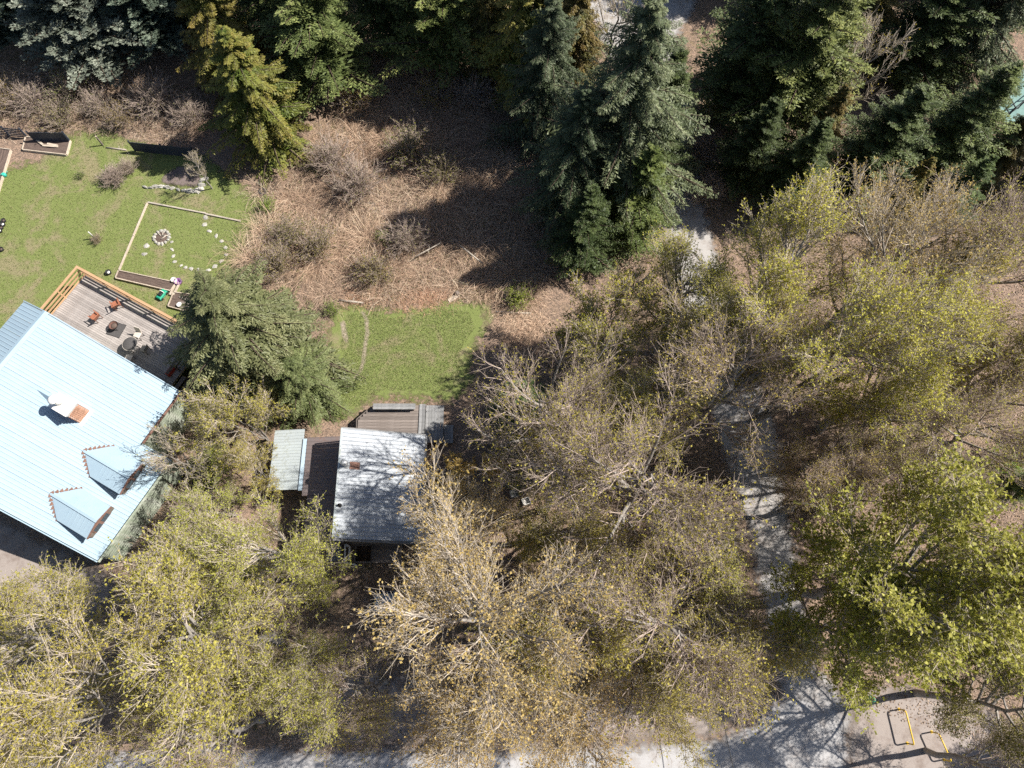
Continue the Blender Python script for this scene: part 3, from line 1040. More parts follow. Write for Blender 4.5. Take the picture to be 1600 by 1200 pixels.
# walls
wl, wr, wt, wb = xl + 0.2, xr - 0.35, yt - 0.3, yb + 0.3
wall_boards(cabin, (wl, wb), (wr, wb), 0, 3.1, M['siding_br'])
wall_boards(cabin, (wr, wb), (wr, wt), 0, 3.0, M['siding_br'])
wall_boards(cabin, (wr, wt), (wl, wt), 0, 3.1, M['siding_br'])
wall_boards(cabin, (wl, wt), (wl, wb), 0, 4.5, M['siding_br'])
for y in (wb, wt):
    gm = bpy.data.meshes.new("gable_wall")
    gm.from_pydata([(wl, y, 3.0), (wr, y, 3.0), (wr, y, 3.12), (wl, y, 4.55)], [], [(0, 1, 2, 3)])
    gm.materials.append(M['siding_br'])
    link("gable_wall", gm, cabin)
w = link("window", box(1.1, 0.06, 1.0, M['white']), cabin, ((wl + wr) / 2 + 1.3, wb - 0.13, 1.3))
link("pane", box(0.9, 0.02, 0.8, M['dark_glass']), w, (0, -0.035, 0.1))
dr = link("door", box(0.9, 0.06, 2.0, M['siding']), cabin, ((wl + wr) / 2 + 0.6, wt + 0.14, 0.75))
link("handle", box(0.04, 0.08, 0.12, M['black']), dr, (0.35, 0.04, 0.95))
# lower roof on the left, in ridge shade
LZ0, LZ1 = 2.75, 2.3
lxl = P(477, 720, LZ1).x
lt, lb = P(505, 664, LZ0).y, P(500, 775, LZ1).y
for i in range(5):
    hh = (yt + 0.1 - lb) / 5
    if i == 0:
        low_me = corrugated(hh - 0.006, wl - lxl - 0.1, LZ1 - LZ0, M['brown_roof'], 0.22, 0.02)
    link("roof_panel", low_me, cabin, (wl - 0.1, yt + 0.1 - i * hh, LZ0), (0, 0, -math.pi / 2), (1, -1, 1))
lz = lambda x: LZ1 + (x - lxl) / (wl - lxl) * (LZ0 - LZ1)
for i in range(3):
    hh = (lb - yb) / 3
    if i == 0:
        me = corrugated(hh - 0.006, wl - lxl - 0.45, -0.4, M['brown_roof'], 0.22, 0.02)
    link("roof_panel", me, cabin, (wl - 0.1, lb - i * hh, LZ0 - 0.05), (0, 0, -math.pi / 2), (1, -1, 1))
wall_boards(cabin, (lxl + 0.15, yt - 0.15), (lxl + 0.15, lb + 0.1), 0, 2.2, M['siding_br'])
# white corrugated lean-to sheet past a blue-grey fascia
bar("fascia", (lxl - 0.14, yt + 0.05, 2.24), (lxl - 0.14, lb + 0.35, 2.24), 0.26, 0.05, M['flash_blue'], cabin)
wx0 = P(424, 720, 1.9).x
nlean = 5
ly1, ly0 = P(440, 672, 1.95).y, P(440, 766, 1.95).y
hl = (ly1 - ly0) / nlean
lm = corrugated(hl - 0.004, lxl - 0.24 - wx0, -0.35, M['moss_white'], 0.2, 0.02)
for i in range(nlean):
    link("lean_to_sheet", lm, cabin, (lxl - 0.26, ly1 - i * hl, 2.18), (0, 0, -math.pi / 2), (1, -1, 1))
for yy in (ly1 - 0.2, ly0 + 0.2):
    link("lean_to_post", box(0.09, 0.09, 1.8, M['deck_dk']), cabin, (wx0 + 0.15, yy, 0))
# vents and stove pipe
sp = P(541, 727, 4.55)
pz = lambda x: ZH + (x - xl) / (xr - xl) * (ZL - ZH)
fl = link("stove_pipe", None, cabin, (sp.x, sp.y, pz(sp.x)))
lathe("pipe", [(0.13, -0.1), (0.13, 0.55)], 14, M['grey_metal'], fl)
lathe("rain_cap", [(0.2, 0), (0.18, 0.05), (0.04, 0.12)], 14, M['grey_metal'], fl, (0, 0, 0.62))
for k in range(3):
    lathe("cap_strut", [(0.012, 0), (0.012, 0.1)], 6, M['black'], fl, (0.12 * math.cos(k * 2.1), 0.12 * math.sin(k * 2.1), 0.53))
s_ = (ZL - ZH) / (xr - xl)
slab("pipe_flashing", [(0.2, -0.22, 0.05 + s_ * 0.2), (0.75, -0.22, 0.05 + s_ * 0.75), (0.75, 0.22, 0.05 + s_ * 0.75), (0.2, 0.22, 0.05 + s_ * 0.2)], 0.015, M['rust'], fl)
lathe("pipe_collar", [(0.24, -0.05), (0.22, 0.05), (0.14, 0.12)], 14, M['grey_metal'], fl)
sv = P(531, 790, 4.6)
vv = link("roof_vent", None, cabin, (sv.x, sv.y, pz(sv.x)))
lathe("vent_pipe", [(0.06, -0.05), (0.06, 0.3), (0.045, 0.3), (0.045, 0.2)], 10, M['black'], vv)
lathe("vent_boot", [(0.13, 0), (0.1, 0.06), (0.065, 0.1)], 10, M['rubber'], vv)

# ---- cabin porch with clipped corner, bench and steps
porch = thing("porch", "old brown plank porch with a clipped corner behind the silver roofed cabin", "porch", (0, 0, 0))
PZ = 0.75
pA = [P(p[0], p[1], PZ) for p in ((557, 690), (557, 655), (583, 633), (660, 636), (660, 690))]
px0, px1 = pA[0].x, pA[3].x
pyt, pyb = pA[2].y, wt - 0.1
nbp = 16
cut_x = pA[2].x - pA[1].x
cut_y = pA[2].y - pA[1].y
bh_ = (pyt - pyb) / nbp
for i in range(nbp):
    yc = pyt - (i + 0.5) * bh_
    d = pyt - yc
    x0 = px0 + max(0.0, cut_x * (1 - d / cut_y))
    L0 = px1 - x0
    link("porch_board", box(L0, bh_ - 0.01, 0.035, M['deck_dk']), porch, ((x0 + px1) / 2, yc, PZ - 0.035 + random.uniform(-.003, .003)))
for a, b in ((pA[0] - Vector((0, 0, .1)), pA[1] - Vector((0, 0, .1))), (pA[1] - Vector((0, 0, .1)), pA[2] - Vector((0, 0, .1))), (pA[2] - Vector((0, 0, .1)), pA[3] - Vector((0, 0, .1)))):
    bar("rim_board", a, b, 0.05, 0.2, M['deck_dk'], porch)
for p in ((px0 + .15, pyb + .3), (px0 + .15, pA[1].y - .1), (pA[2].x + .1, pyt - .1), (px1 - .1, pyt - .1)):
    link("porch_post", box(0.1, 0.1, PZ - 0.2, M['deck_dk']), porch, (p[0], p[1], 0))
bx0, bx1 = P(583, 635, 1.2).x, P(649, 635, 1.2).x
by = P(616, 635, 1.2).y
bench = thing("bench", "long grey plank bench along the edge of the cabin porch", "bench", ((bx0 + bx1) / 2, by, PZ))
for k in range(2):
    link("seat_plank", box(bx1 - bx0, 0.19, 0.045, M['steps']), bench, (0, -0.1 + 0.2 * k, 0.42))
for x in (-1, 0, 1):
    link("leg", box(0.08, 0.3, 0.42, M['deck_dk']), bench, (x * (bx1 - bx0) * 0.44, 0, 0))
# side stair platform with boards running up the picture
stair = thing("porch_steps", "grey plank landing with lower steps at the right end of the porch", "steps", (0, 0, 0))
sx0, sx1 = P(655, 660, 0.6).x, P(693, 660, 0.6).x
sy1, sy0 = P(675, 633, 0.6).y, P(675, 691, 0.6).y
nst = 8
for i in range(nst):
    wst = (sx1 - sx0) / nst
    link("landing_board", box(wst - 0.01, sy1 - sy0, 0.04, M['steps']), stair, (sx0 + (i + 0.5) * wst, (sy0 + sy1) / 2, (0.82 if i < 2 else 0.56) - 0.04))
for yy in (sy0 + 0.06, sy1 - 0.06):
    bar("stringer", (sx0, yy, 0.42), (sx1, yy, 0.42), 0.05, 0.18, M['steps'], stair)
    for xx in (sx0 + 0.1, sx1 - 0.1):
        link("post", box(0.09, 0.09, 0.34, M['steps']), stair, (xx, yy, 0))
lx1 = P(708, 680, 0.3).x
ly_1, ly_0 = P(700, 664, 0.3).y, P(700, 692, 0.3).y
for i in range(3):
    wst = (lx1 - sx1) / 3
    link("tread", box(wst - 0.01, ly_1 - ly_0, 0.04, M['steps']), stair, (sx1 + (i + 0.5) * wst, (ly_0 + ly_1) / 2, 0.3 - 0.04 - 0.0 * i))
for yy in (ly_0 + 0.06, ly_1 - 0.06):
    link("step_riser", box(lx1 - sx1, 0.05, 0.26, M['steps']), stair, ((sx1 + lx1) / 2, yy, 0))

# ---- things beside and below the cabin
t = thing("plank_platform", "low plank platform strewn with dead leaves below the cabin eave", "platform", P(606, 865, 0))
for i in range(6):
    link("plank", box(1.85, 0.19, 0.04, M['deck_dk']), t, (0, -0.5 + i * 0.2, 0.3))
for s in (-0.8, 0.8):
    link("bearer", box(0.09, 1.15, 0.3, M['deck_dk']), t, (s, 0, 0))
t = thing("trestle", "broken white painted timber trestle propped below the cabin eave", "trestle", P(548, 866, 0), R(2))
for a, b in (((-0.25, 0.55, .5), (-0.25, -0.55, .42)), ((-0.25, -0.55, .42), (0.45, -0.7, .4)), ((0.02, 0.4, .5), (0.02, -0.4, .45)), ((-0.25, 0.55, .5), (0.02, 0.4, .5))):
    bar("frame_timber", a, b, 0.1, 0.06, M['white'], t)
for x, y in ((-0.25, 0.5), (-0.25, -0.5), (0.4, -0.68)):
    link("leg", box(0.07, 0.07, 0.42, M['white']), t, (x, y, 0))
t = thing("grey_ramp", "grey plywood ramp on the ground at the cabin's lower left corner", "ramp", P(523, 864, 0))
for k in range(3):
    bar("ramp_plank", (-0.3 + 0.3 * k, 0.45, .34), (-0.3 + 0.3 * k, -0.5, .06), 0.28, 0.04, M['steps'], t)
for x in (-0.35, 0.35):
    link("ramp_leg", box(0.07, 0.07, 0.3, M['steps']), t, (x, 0.4, 0))
t = thing("wood_box", "dark brown firewood box open on top below the cabin eave", "box", P(570, 866, 0))
for (x, y, sx, sy) in ((0, .5, 1.0, .05), (0, -.5, 1.0, .05), (-.5, 0, .05, .95), (.5, 0, .05, .95)):
    link("side_panel", box(sx, sy, 0.5, M['siding_br']), t, (x, y, 0))
link("floor_panel", box(0.9, 0.9, 0.05, M['siding_br']), t)
for i in range(7):
    lathe("log", [(0.06, 0), (0.06, 0.8)], 8, M['bark_dk'], t, (-0.4, -0.36 + 0.12 * i, 0.14), (0, math.pi / 2, 0))
t = thing("plank_board", "brown board lying on the ground right of the cabin wall", "board", P(681, 722, 0), R(3))
for k in range(2):
    link("plank", box(0.2, 1.25, 0.05, M['lumber']), t, (-0.1 + 0.205 * k, 0, 0.02))
link("batten", box(0.4, 0.08, 0.02, M['lumber']), t, (0, 0.3, 0))
t = thing("garden_chair", "small grey wooden garden chair standing alone right of the cabin", "chair", P(803, 772, 0), R(200))
link("seat", box(0.5, 0.45, 0.05, M['steps']), t, (0, 0, 0.38))
for k in range(4):
    link("back_slat", box(0.1, 0.03, 0.55, M['steps']), t, (-0.18 + 0.12 * k, 0.24, 0.4), (R(-15), 0, 0))
for sx in (-0.22, 0.22):
    for sy in (-0.18, 0.2):
        link("leg", box(0.05, 0.05, 0.38, M['steps']), t, (sx, sy, 0))
t = thing("white_crate", "small white crate on the leaf litter beside the grey garden chair", "crate", P(822, 784, 0), R(20))
for (x, y, sx, sy) in ((0, .2, .5, .03), (0, -.2, .5, .03), (-.24, 0, .03, .37), (.24, 0, .03, .37)):
    link("side_panel", box(sx, sy, 0.26, M['white']), t, (x, y, 0))
link("base_panel", box(0.44, 0.36, 0.03, M['white']), t)

# small trailer with a blue-grey tarp
t = thing("utility_trailer", "small utility trailer under a blue grey tarp beneath the budding trees", "trailer", P(606, 940, 0), R(0))
link("tub", box(1.35, 1.05, 0.45, M['black'], 0.03), t, (0, 0, 0.35))
v = []
for j in range(7):
    for i in range(9):
        x, y = -0.72 + i * 0.18, -0.56 + j * 0.1867
        e = min(i, 8 - i, j * 1.3, (6 - j) * 1.3)
        v.append((x, y, 0.72 + min(e, 2) * 0.12 + random.uniform(-0.03, 0.03)))
tm = bpy.data.meshes.new("tarp")
tm.from_pydata(v, [], [(j * 9 + i, j * 9 + i + 1, (j + 1) * 9 + i + 1, (j + 1) * 9 + i) for j in range(6) for i in range(8)])
tm.materials.append(M['tarp'])
link("tarp", tm, t)
for s in (-1, 1):
    wq = link("wheel", None, t, (s * 0.78, -0.1, 0.27), (0, math.pi / 2, 0))
    torus("tyre", 0.2, 0.075, M['rubber'], wq)
    lathe("rim", [(0.14, -0.04), (0.14, 0.04)], 12, M['grey_metal'], wq)
pipe("drawbar", [(-0.25, -0.5, 0.4), (-0.2, -1.2, 0.4), (-0.2, -2.0, 0.4)], 0.045, M['grey_metal'], t)
lathe("jack_stand", [(0.05, 0), (0.05, 0.65), (0.09, 0.68), (0.09, 0.72)], 10, M['grey_metal'], t, (-0.15, -1.75, 0))
lathe("hitch", [(0.07, 0), (0.08, 0.08), (0.03, 0.12)], 10, M['black'], t, (-0.2, -2.05, 0.38))


# ================================================================== GARDEN THINGS
def fence_trellis(a, b, h, name, label):
    """black trellis of slats between posts; a, b ground points"""
    t = thing(name, label, "trellis", ((a.x + b.x) / 2, (a.y + b.y) / 2, 0), math.atan2(b.y - a.y, b.x - a.x))
    L0 = (b - a).length
    n = max(2, int(L0 / 1.7) + 1)
    for i in range(n):
        x = -L0 / 2 + i * L0 / (n - 1)
        link("post", box(0.09, 0.09, h + 0.05, M['black_wood']), t, (x, 0, 0))
    k = 7
    for i in range(k):
        z = 0.12 + i * (h - 0.2) / (k - 1)
        bar("slat", (-L0 / 2, -0.06, z), (L0 / 2, -0.06, z), 0.03, 0.13, M['black_wood'], t)
    return t


fence_trellis(P(56, 221), P(111, 222), 1.15, "trellis", "black slatted trellis standing behind the planked raised bed")
fence_trellis(P(212, 236), P(308, 246), 1.15, "trellis", "long black slatted trellis half shaded by the golden cedar")
t = thing("trellis", "dark slatted fence at the left frame edge behind dry brush", "trellis", P(10, 212), R(-6))
for x in (-1.2, 0.3, 1.7):
    link("post", box(0.09, 0.09, 1.1, M['black_wood']), t, (x, 0, 0))
for i in range(5):
    bar("slat", (-1.3, -0.06, 0.15 + i * 0.2), (1.8, -0.06, 0.15 + i * 0.2), 0.025, 0.13, M['black_wood'], t)


def raised_bed(corners_px, label, h=0.22, planks=False):
    c = [P(*p) for p in corners_px]
    ctr = sum(c, Vector()) / 4
    t = thing("raised_bed", label, "garden bed", ctr)
    c = [p - ctr for p in c]
    for i in range(4):
        a, b = c[i], c[(i + 1) % 4]
        d = (b - a).normalized()
        bar("edge_board", a + Vector((0, 0, h / 2)) + d * 0.03, b + Vector((0, 0, h / 2)) - d * 0.03, 0.06, h, M['lumber'], t)
    ins = [p * 0.985 for p in c]
    n = 14
    v, f = [], []
    for j in range(n + 1):
        for i in range(n + 1):
            p = (ins[0] * (1 - i / n) + ins[1] * i / n) * (1 - j / n) + (ins[3] * (1 - i / n) + ins[2] * i / n) * j / n
            v.append((p.x, p.y, h - 0.07 + random.uniform(-0.025, 0.025)))
    for j in range(n):
        for i in range(n):
            f.append((j * (n + 1) + i, j * (n + 1) + i + 1, (j + 1) * (n + 1) + i + 1, (j + 1) * (n + 1) + i))
    me = bpy.data.meshes.new("soil")
    me.from_pydata(v, [], f)
    me.materials.append(M['soil'])
    link("soil", me, t)
    return t


t = raised_bed([(37, 236), (106, 244), (112, 221), (42, 216)], "raised soil bed with bleached board edges in front of the short trellis")
for k, (a, b) in enumerate((((-0.8, 0.45, .25), (-0.2, 0.0, .26)), ((-0.2, -0.08, .26), (1.0, -0.18, .25)), ((0.1, 0.1, .25), (0.95, -0.1, .26)))):
    bar("laid_plank", a, b, 0.16, 0.03, M['lumber'], t)
raised_bed([(-30, 345), (-1, 302), (19, 236), (-12, 232)], "dark soil bed with a thick pale edge board cut by the left frame")
raised_bed([(182, 436), (268, 456), (277, 443), (187, 424)], "long narrow soil bed below the lawn's pale timber border")
raised_bed([(264, 480), (330, 498), (345, 468), (273, 458)], "short soil bed holding odds and ends beside the pale fir")
t = thing("scrap_boards", "weathered scrap boards and a white bowl lying in the short soil bed", "boards", P(290, 472, 0.16), R(-15))
for k in range(3):
    link("board", box(1.2 - 0.25 * k, 0.16, 0.03, M['deck_dk']), t, (0.1 * k, 0.2 - 0.3 * k, 0.04 + 0.005 * k), (0, 0, R(12 * k - 8)))
lathe("bowl", [(0.08, 0), (0.18, 0.12), (0.16, 0.12), (0.06, 0.03)], 14, M['white'], t, (-0.25, -0.35, 0.08))
# timber borders of the play lawn
for (a, b, lab, mt) in (((231, 318), (187, 422), "pale timber border down the left side of the stone ringed lawn", 'lumber'),
                        ((232, 317), (322, 334), "timber border along the top of the stone ringed lawn", 'log'),
                        ((322, 335), (376, 346), "grass covered thin timber border right of the white stones", 'log')):
    A_, B_ = P(*a), P(*b)
    c = (A_ + B_) / 2
    t = thing("timber_border", lab, "timber", c)
    mid = (A_ + B_) / 2 - c
    bar("timber", A_ - c + Vector((0, 0, .06)), mid - (B_ - A_).normalized() * 0.01 + Vector((0, 0, .06)), 0.11, 0.12, M[mt], t)
    bar("timber", mid + (B_ - A_).normalized() * 0.01 + Vector((0, 0, .055)), B_ - c + Vector((0, 0, .055)), 0.11, 0.11, M[mt], t)
t = thing("timber_border", "two short bleached boards crossing between the narrow bed and short bed", "timber", P(272, 452))
bar("timber", (-0.15, -0.5, 0.12), (0.12, 0.5, 0.12), 0.13, 0.1, M['lumber'], t)
bar("timber", (0.1, -0.5, 0.12), (0.37, 0.45, 0.12), 0.13, 0.1, M['lumber'], t)

# stone arc
stones = [(321, 340), (320, 351), (327, 361), (338, 369), (346, 377), (353, 387), (353, 398), (346, 408), (336, 416), (326, 422), (310, 421), (299, 420), (290, 418), (283, 415), (273, 409), (271, 400), (269, 390), (268, 378), (229, 384), (226, 397)]
for i, (x, y) in enumerate(stones):
    s = random.uniform(0.26, 0.4) * (1.25 if i in (0, 9, 18, 19) else 1)
    o = link("stone", rock(i + 50, s, s * random.uniform(0.55, 0.95), 0.06, M['stone']), None, P(x, y, 0.005), (0, 0, random.uniform(0, 6)))
    tag(o, "pale flat stone in the curved stone line on the lawn" if i < 18 else "pale flat stone of the pair left of the fire ring", "stone", "white stones laid on the lawn" if i < 18 else "pair of white stones by the fire ring")
fr = thing("fire_ring", "ring of pale stones round a dirt fire pit on the lawn", "fire ring", P(253, 371))
for i in range(14):
    a = i * 2 * math.pi / 14
    s = random.uniform(0.22, 0.32)
    link("stone", rock(i + 90, s, s * 0.8, 0.14, M['stone']), fr, (0.55 * math.cos(a), 0.55 * math.sin(a), 0), (0, 0, random.uniform(0, 6)))
lathe("ash_bed", [(0.52, 0.0), (0.45, 0.03), (0.1, 0.05)], 16, M['soil'], fr)
for i in range(4):
    lathe("charred_log", [(0.04, 0), (0.045, 0.4)], 7, M['log'], fr, (random.uniform(-.2, .1), random.uniform(-.2, .2), 0.08), (0, math.pi / 2, i * 0.8))
# rock edged flower bed
fb = thing("rock_edging", "curved edging of pale rocks round the bare bed by the long trellis", "rock edging", P(275, 285))
fbp = [(228, 293), (236, 294), (243, 292), (252, 292), (261, 293), (270, 295), (279, 297), (288, 298), (297, 299), (306, 300), (312, 296), (316, 289), (319, 281)]
for i, (x, y) in enumerate(fbp):
    s = random.uniform(0.3, 0.75)
    link("stone", rock(i + 120, s, s * random.uniform(0.35, 0.6), 0.18, M['stone']), fb, P(x, y) - P(275, 285), (0, 0, random.uniform(-0.5, 0.5)))
BED = poly_px([(252, 288), (280, 292), (308, 294), (317, 278), (305, 262), (280, 258), (262, 268), (250, 278)])
o = sheet("soil_bed", BED, 0.02, mat_gravel("flower_bed_soil", (0.19, 0.15, 0.14), (0.12, 0.09, 0.08), 0.3, 3.0), step=0.25)
# short post on the lawn
t = thing("lawn_post", "lone white post leaning in the middle of the lawn", "post", P(148.5, 372.5))
lathe("shaft", [(0.05, 0), (0.045, 0.85), (0.04, 0.87)], 10, M['white'], t)
lathe("base_ring", [(0.12, 0), (0.1, 0.05), (0.06, 0.07)], 10, M['stone'], t)
t = thing("lawn_stake", "short weathered stake standing in the grass left of the long trellis", "post", P(161, 227))
link("shaft", box(0.09, 0.09, 1.0, M['deck_dk']), t)
link("cap", box(0.11, 0.11, 0.03, M['lumber']), t, (0, 0, 1.0))
t = thing("log", "thin bleached log on the grass left of the long trellis", "log", P(182, 233), R(-8))
lathe("trunk", [(0.05, 0), (0.06, 1.6)], 8, M['log'], t, (-0.8, 0, 0.06), (0, math.pi / 2, 0))
lathe("stub", [(0.025, 0), (0.02, 0.2)], 6, M['log'], t, (0.2, 0.03, 0.06), (R(-70), 0, 0))


def tyre_pot(px, py, d, label, fill=None, group=None, name="plant_pot", cat="pot"):
    t = thing(name, label, cat, P(px, py), 0, group)
    lathe("pot", [(d * 0.38, 0), (d * 0.5, d * 0.55), (d * 0.43, d * 0.55), (d * 0.36, d * 0.3)], 16, M['rubber'], t)
    lathe("contents", [(d * 0.37, 0), (d * 0.1, 0.02)], 14, M[fill or 'soil'], t, (0, 0, d * 0.36))
    torus("rim", d * 0.47, d * 0.035, M['black'], t, (0, 0, d * 0.55))


tyre_pot(7, 346, 0.34, "black plant pot at the top of the row on the left lawn edge")
tyre_pot(6, 352, 0.36, "black pot filled with white gravel second in the left edge row", 'white')
tyre_pot(3, 357, 0.34, "black soil filled pot third in the left edge row")
tyre_pot(1, 362, 0.36, "black pot with white contents at the bottom of the left edge row", 'white')
tyre_pot(3.5, 391, 0.36, "single dark pot on the grass below the pot row", 'soil')
tyre_pot(171, 427, 0.4, "single dark pot beside the cedar deck rail corner", 'white')


def tyre(px, py, label, z=0.0, tilt=0.0):
    t = thing("tyre", label, "tyre", P(px, py) + Vector((0, 0, z + 0.1)), 0)
    torus("tread", 0.25, 0.1, M['rubber'], t, (0, 0, 0), (tilt, 0, 0), 24, 10)
    torus("sidewall_bead", 0.19, 0.03, M['mat_grey'], t, (0, 0, 0.075), (tilt, 0, 0))


tyre(410, 287, "old black tyre lying flat at the foot of the golden cedar", 0.0)
tyre(411, 301, "old black tyre leaning below another at the brush edge", 0.0, R(6))
t = thing("toy_car", "green plastic ride on toy car on the grass by the deck", "toy", P(254.5, 462), R(-28))
link("body", box(0.42, 0.78, 0.22, M['green_plastic'], 0.06), t, (0, 0, 0.08))
link("seat", box(0.26, 0.26, 0.12, M['black'], 0.03), t, (0, -0.05, 0.3))
link("windscreen", box(0.3, 0.05, 0.16, M['white'], 0.01), t, (0, 0.16, 0.3))
for sx in (-0.22, 0.22):
    for sy in (-0.26, 0.26):
        lathe("wheel", [(0.09, -0.035), (0.1, 0), (0.09, 0.035)], 12, M['rubber'], t, (sx, sy, 0.1), (0, math.pi / 2, 0))
t = thing("white_bucket", "small white bucket at the end of the long narrow bed", "bucket", P(274, 440), 0)
lathe("pail", [(0.15, 0), (0.19, 0.32), (0.17, 0.32), (0.13, 0.04)], 14, M['white'], t)
torus("rim", 0.185, 0.014, M['white'], t, (0, 0, 0.32))
t = thing("purple_tub", "purple plastic tub next to the white bucket by the narrow bed", "tub", P(280, 442), 0)
lathe("tub", [(0.2, 0), (0.26, 0.28), (0.23, 0.28), (0.18, 0.05)], 16, M['purple'], t)
for s in (-1, 1):
    torus("handle", 0.07, 0.014, M['purple'], t, (s * 0.27, 0, 0.24), (math.pi / 2, 0, 0), 12, 6)
t = thing("watering_can", "teal plastic watering can beside the pale edge board at left", "watering can", P(8.5, 275), R(30))
lathe("can", [(0.15, 0), (0.15, 0.24), (0.1, 0.3), (0.08, 0.28)], 14, M['teal_plastic'], t)
pipe("spout", [(0.13, 0, 0.1), (0.3, 0, 0.28), (0.36, 0, 0.36)], 0.025, M['teal_plastic'], t)
pipe("handle", [(-0.13, 0, 0.06), (-0.25, 0, 0.16), (-0.22, 0, 0.3), (-0.06, 0, 0.33)], 0.018, M['teal_plastic'], t)
# logs by the small lawn
t = thing("plank_step", "bleached plank lying on the grass at the brush corner", "plank", P(709, 466), R(35))
link("plank", box(0.85, 0.3, 0.07, M['lumber']), t)
link("block", box(0.2, 0.24, 0.2, M['deck_dk']), t, (0.42, 0.1, 0.07))
for i, (x0, y0, x1, y1, r, lab) in enumerate(((530, 470, 568, 474, 0.09, "fallen log at the brush edge above the footpath"), (775, 488, 830, 490, 0.07, "thin bleached log on the chip pile right of the small lawn"),
                                               (720, 392, 755, 420, 0.06, "bleached dead branch in the shaded brush"), (650, 410, 690, 388, 0.05, "dead pale branch lying across the dry brush"))):
    A_, B_ = P(x0, y0), P(x1, y1)
    d = B_ - A_
    t = thing("fallen_log", lab, "log", A_, math.atan2(d.y, d.x))
    zz = r if i < 2 else 0.75
    lathe("trunk", [(r * 0.8, 0), (r, d.length * 0.4), (r * 0.7, d.length)], 9, M['log'], t, (0, 0, zz), (0, math.pi / 2, 0))
    lathe("stub", [(r * 0.4, 0), (r * 0.2, 0.3)], 6, M['log'], t, (d.length * 0.6, 0, zz), (R(-60), 0, 0))
    if i >= 2:
        lathe("snag", [(0.05, 0), (0.04, 0.8)], 6, M['log'], t, (d.length * 0.5, 0, 0), (0, 0, 0))


# yellow hooped barriers and a hydrant by the road
def barrier(a, b, h, label):
    A_, B_ = P(*a, h), P(*b, h)
    d = B_ - A_
    t = thing("hoop_barrier", label, "barrier", (A_.x, A_.y, 0), math.atan2(d.y, d.x))
    L0 = math.hypot(d.x, d.y)
    c = 0.14
    pipe("hoop", [(0, 0, 0), (0, 0, h - c), (0.04, 0, h - 0.04), (c, 0, h), (L0 - c, 0, h), (L0 - 0.04, 0, h - 0.04), (L0, 0, h - c), (L0, 0, 0)], 0.042, M['yellow'], t, 10)
    for x in (0, L0):
        lathe("foot_plate", [(0.09, 0), (0.09, 0.015), (0.05, 0.03)], 12, M['yellow'], t, (x, 0, 0))


barrier((1415, 1110), (1428.5, 1164), 0.75, "yellow painted steel hoop barrier nearer the pale road")
barrier((1467, 1146), (1487, 1190), 0.75, "yellow painted steel hoop barrier in deep shade at right")
t = thing("fire_hydrant", "green fire hydrant with red outlet cap under the leafy tree", "hydrant", P(1356, 1092), R(20))
lathe("barrel", [(0.17, 0), (0.17, 0.05), (0.12, 0.07), (0.12, 0.6), (0.15, 0.62), (0.15, 0.66), (0.11, 0.74), (0.04, 0.8)], 16, M['green_plastic'], t)
for a in (0, math.pi / 2, -math.pi / 2):
    lathe("outlet_cap", [(0.08, 0), (0.08, 0.1), (0.03, 0.13)], 12, M['red'] if a == 0 else M['green_plastic'], t, (0.11 * math.cos(a), 0.11 * math.sin(a), 0.46), (0, math.pi / 2, a))
lathe("bonnet_nut", [(0.04, 0), (0.03, 0.07)], 6, M['red'], t, (0, 0, 0.8))
# overhead cable with its poles (outside the frame and under the trees)
wz = 3.4
W0, W1 = P(1118, 1060, wz), P(1160, 1260, wz)
t = thing("overhead_cable", "thin black overhead cable crossing the road at lower right", "cable", (0, 0, 0))
n = 16
pipe("cable", [W0.lerp(W1, i / n) - Vector((0, 0, 0.25 * (1 - (2 * i / n - 1) ** 2))) for i in range(n + 1)], 0.02, M['wire'], t, 5)
for W, lab in ((W0, "grey cable pole hidden among the budding trees"), (W1, "grey cable pole past the near side of road")):
    q = thing("cable_pole", lab, "pole", (W.x, W.y, 0))
    lathe("mast", [(0.09, 0), (0.07, wz + 0.3), (0.02, wz + 0.32)], 10, M['deck_dk'], q)
    lathe("insulator", [(0.035, 0), (0.05, 0.05), (0.03, 0.09)], 8, M['white'], q, (0, 0, wz + 0.32))
# fence of the teal court
ca, cb, cc_ = P(1553, 148), P(1573, 183), P(1640, 130)
t = thing("court_fence", "dark rail fence round the corner of the teal court", "fence", ca)
for a, b in ((ca, cb), (cb, cc_)):
    n = 4
    for i in range(n + 1):
        p = a.lerp(b, i / n) - ca
        link("post", box(0.08, 0.08, 1.1, M['black']), t, (p.x, p.y, 0))
    for z in (0.35, 1.05):
        bar("rail", a - ca + Vector((0, 0, z)), b - ca + Vector((0, 0, z)), 0.06, 0.06, M['black'], t)


# ================================================================== VEGETATION
def unit(v):
    return v / (np.linalg.norm(v, axis=-1, keepdims=True) + 1e-9)


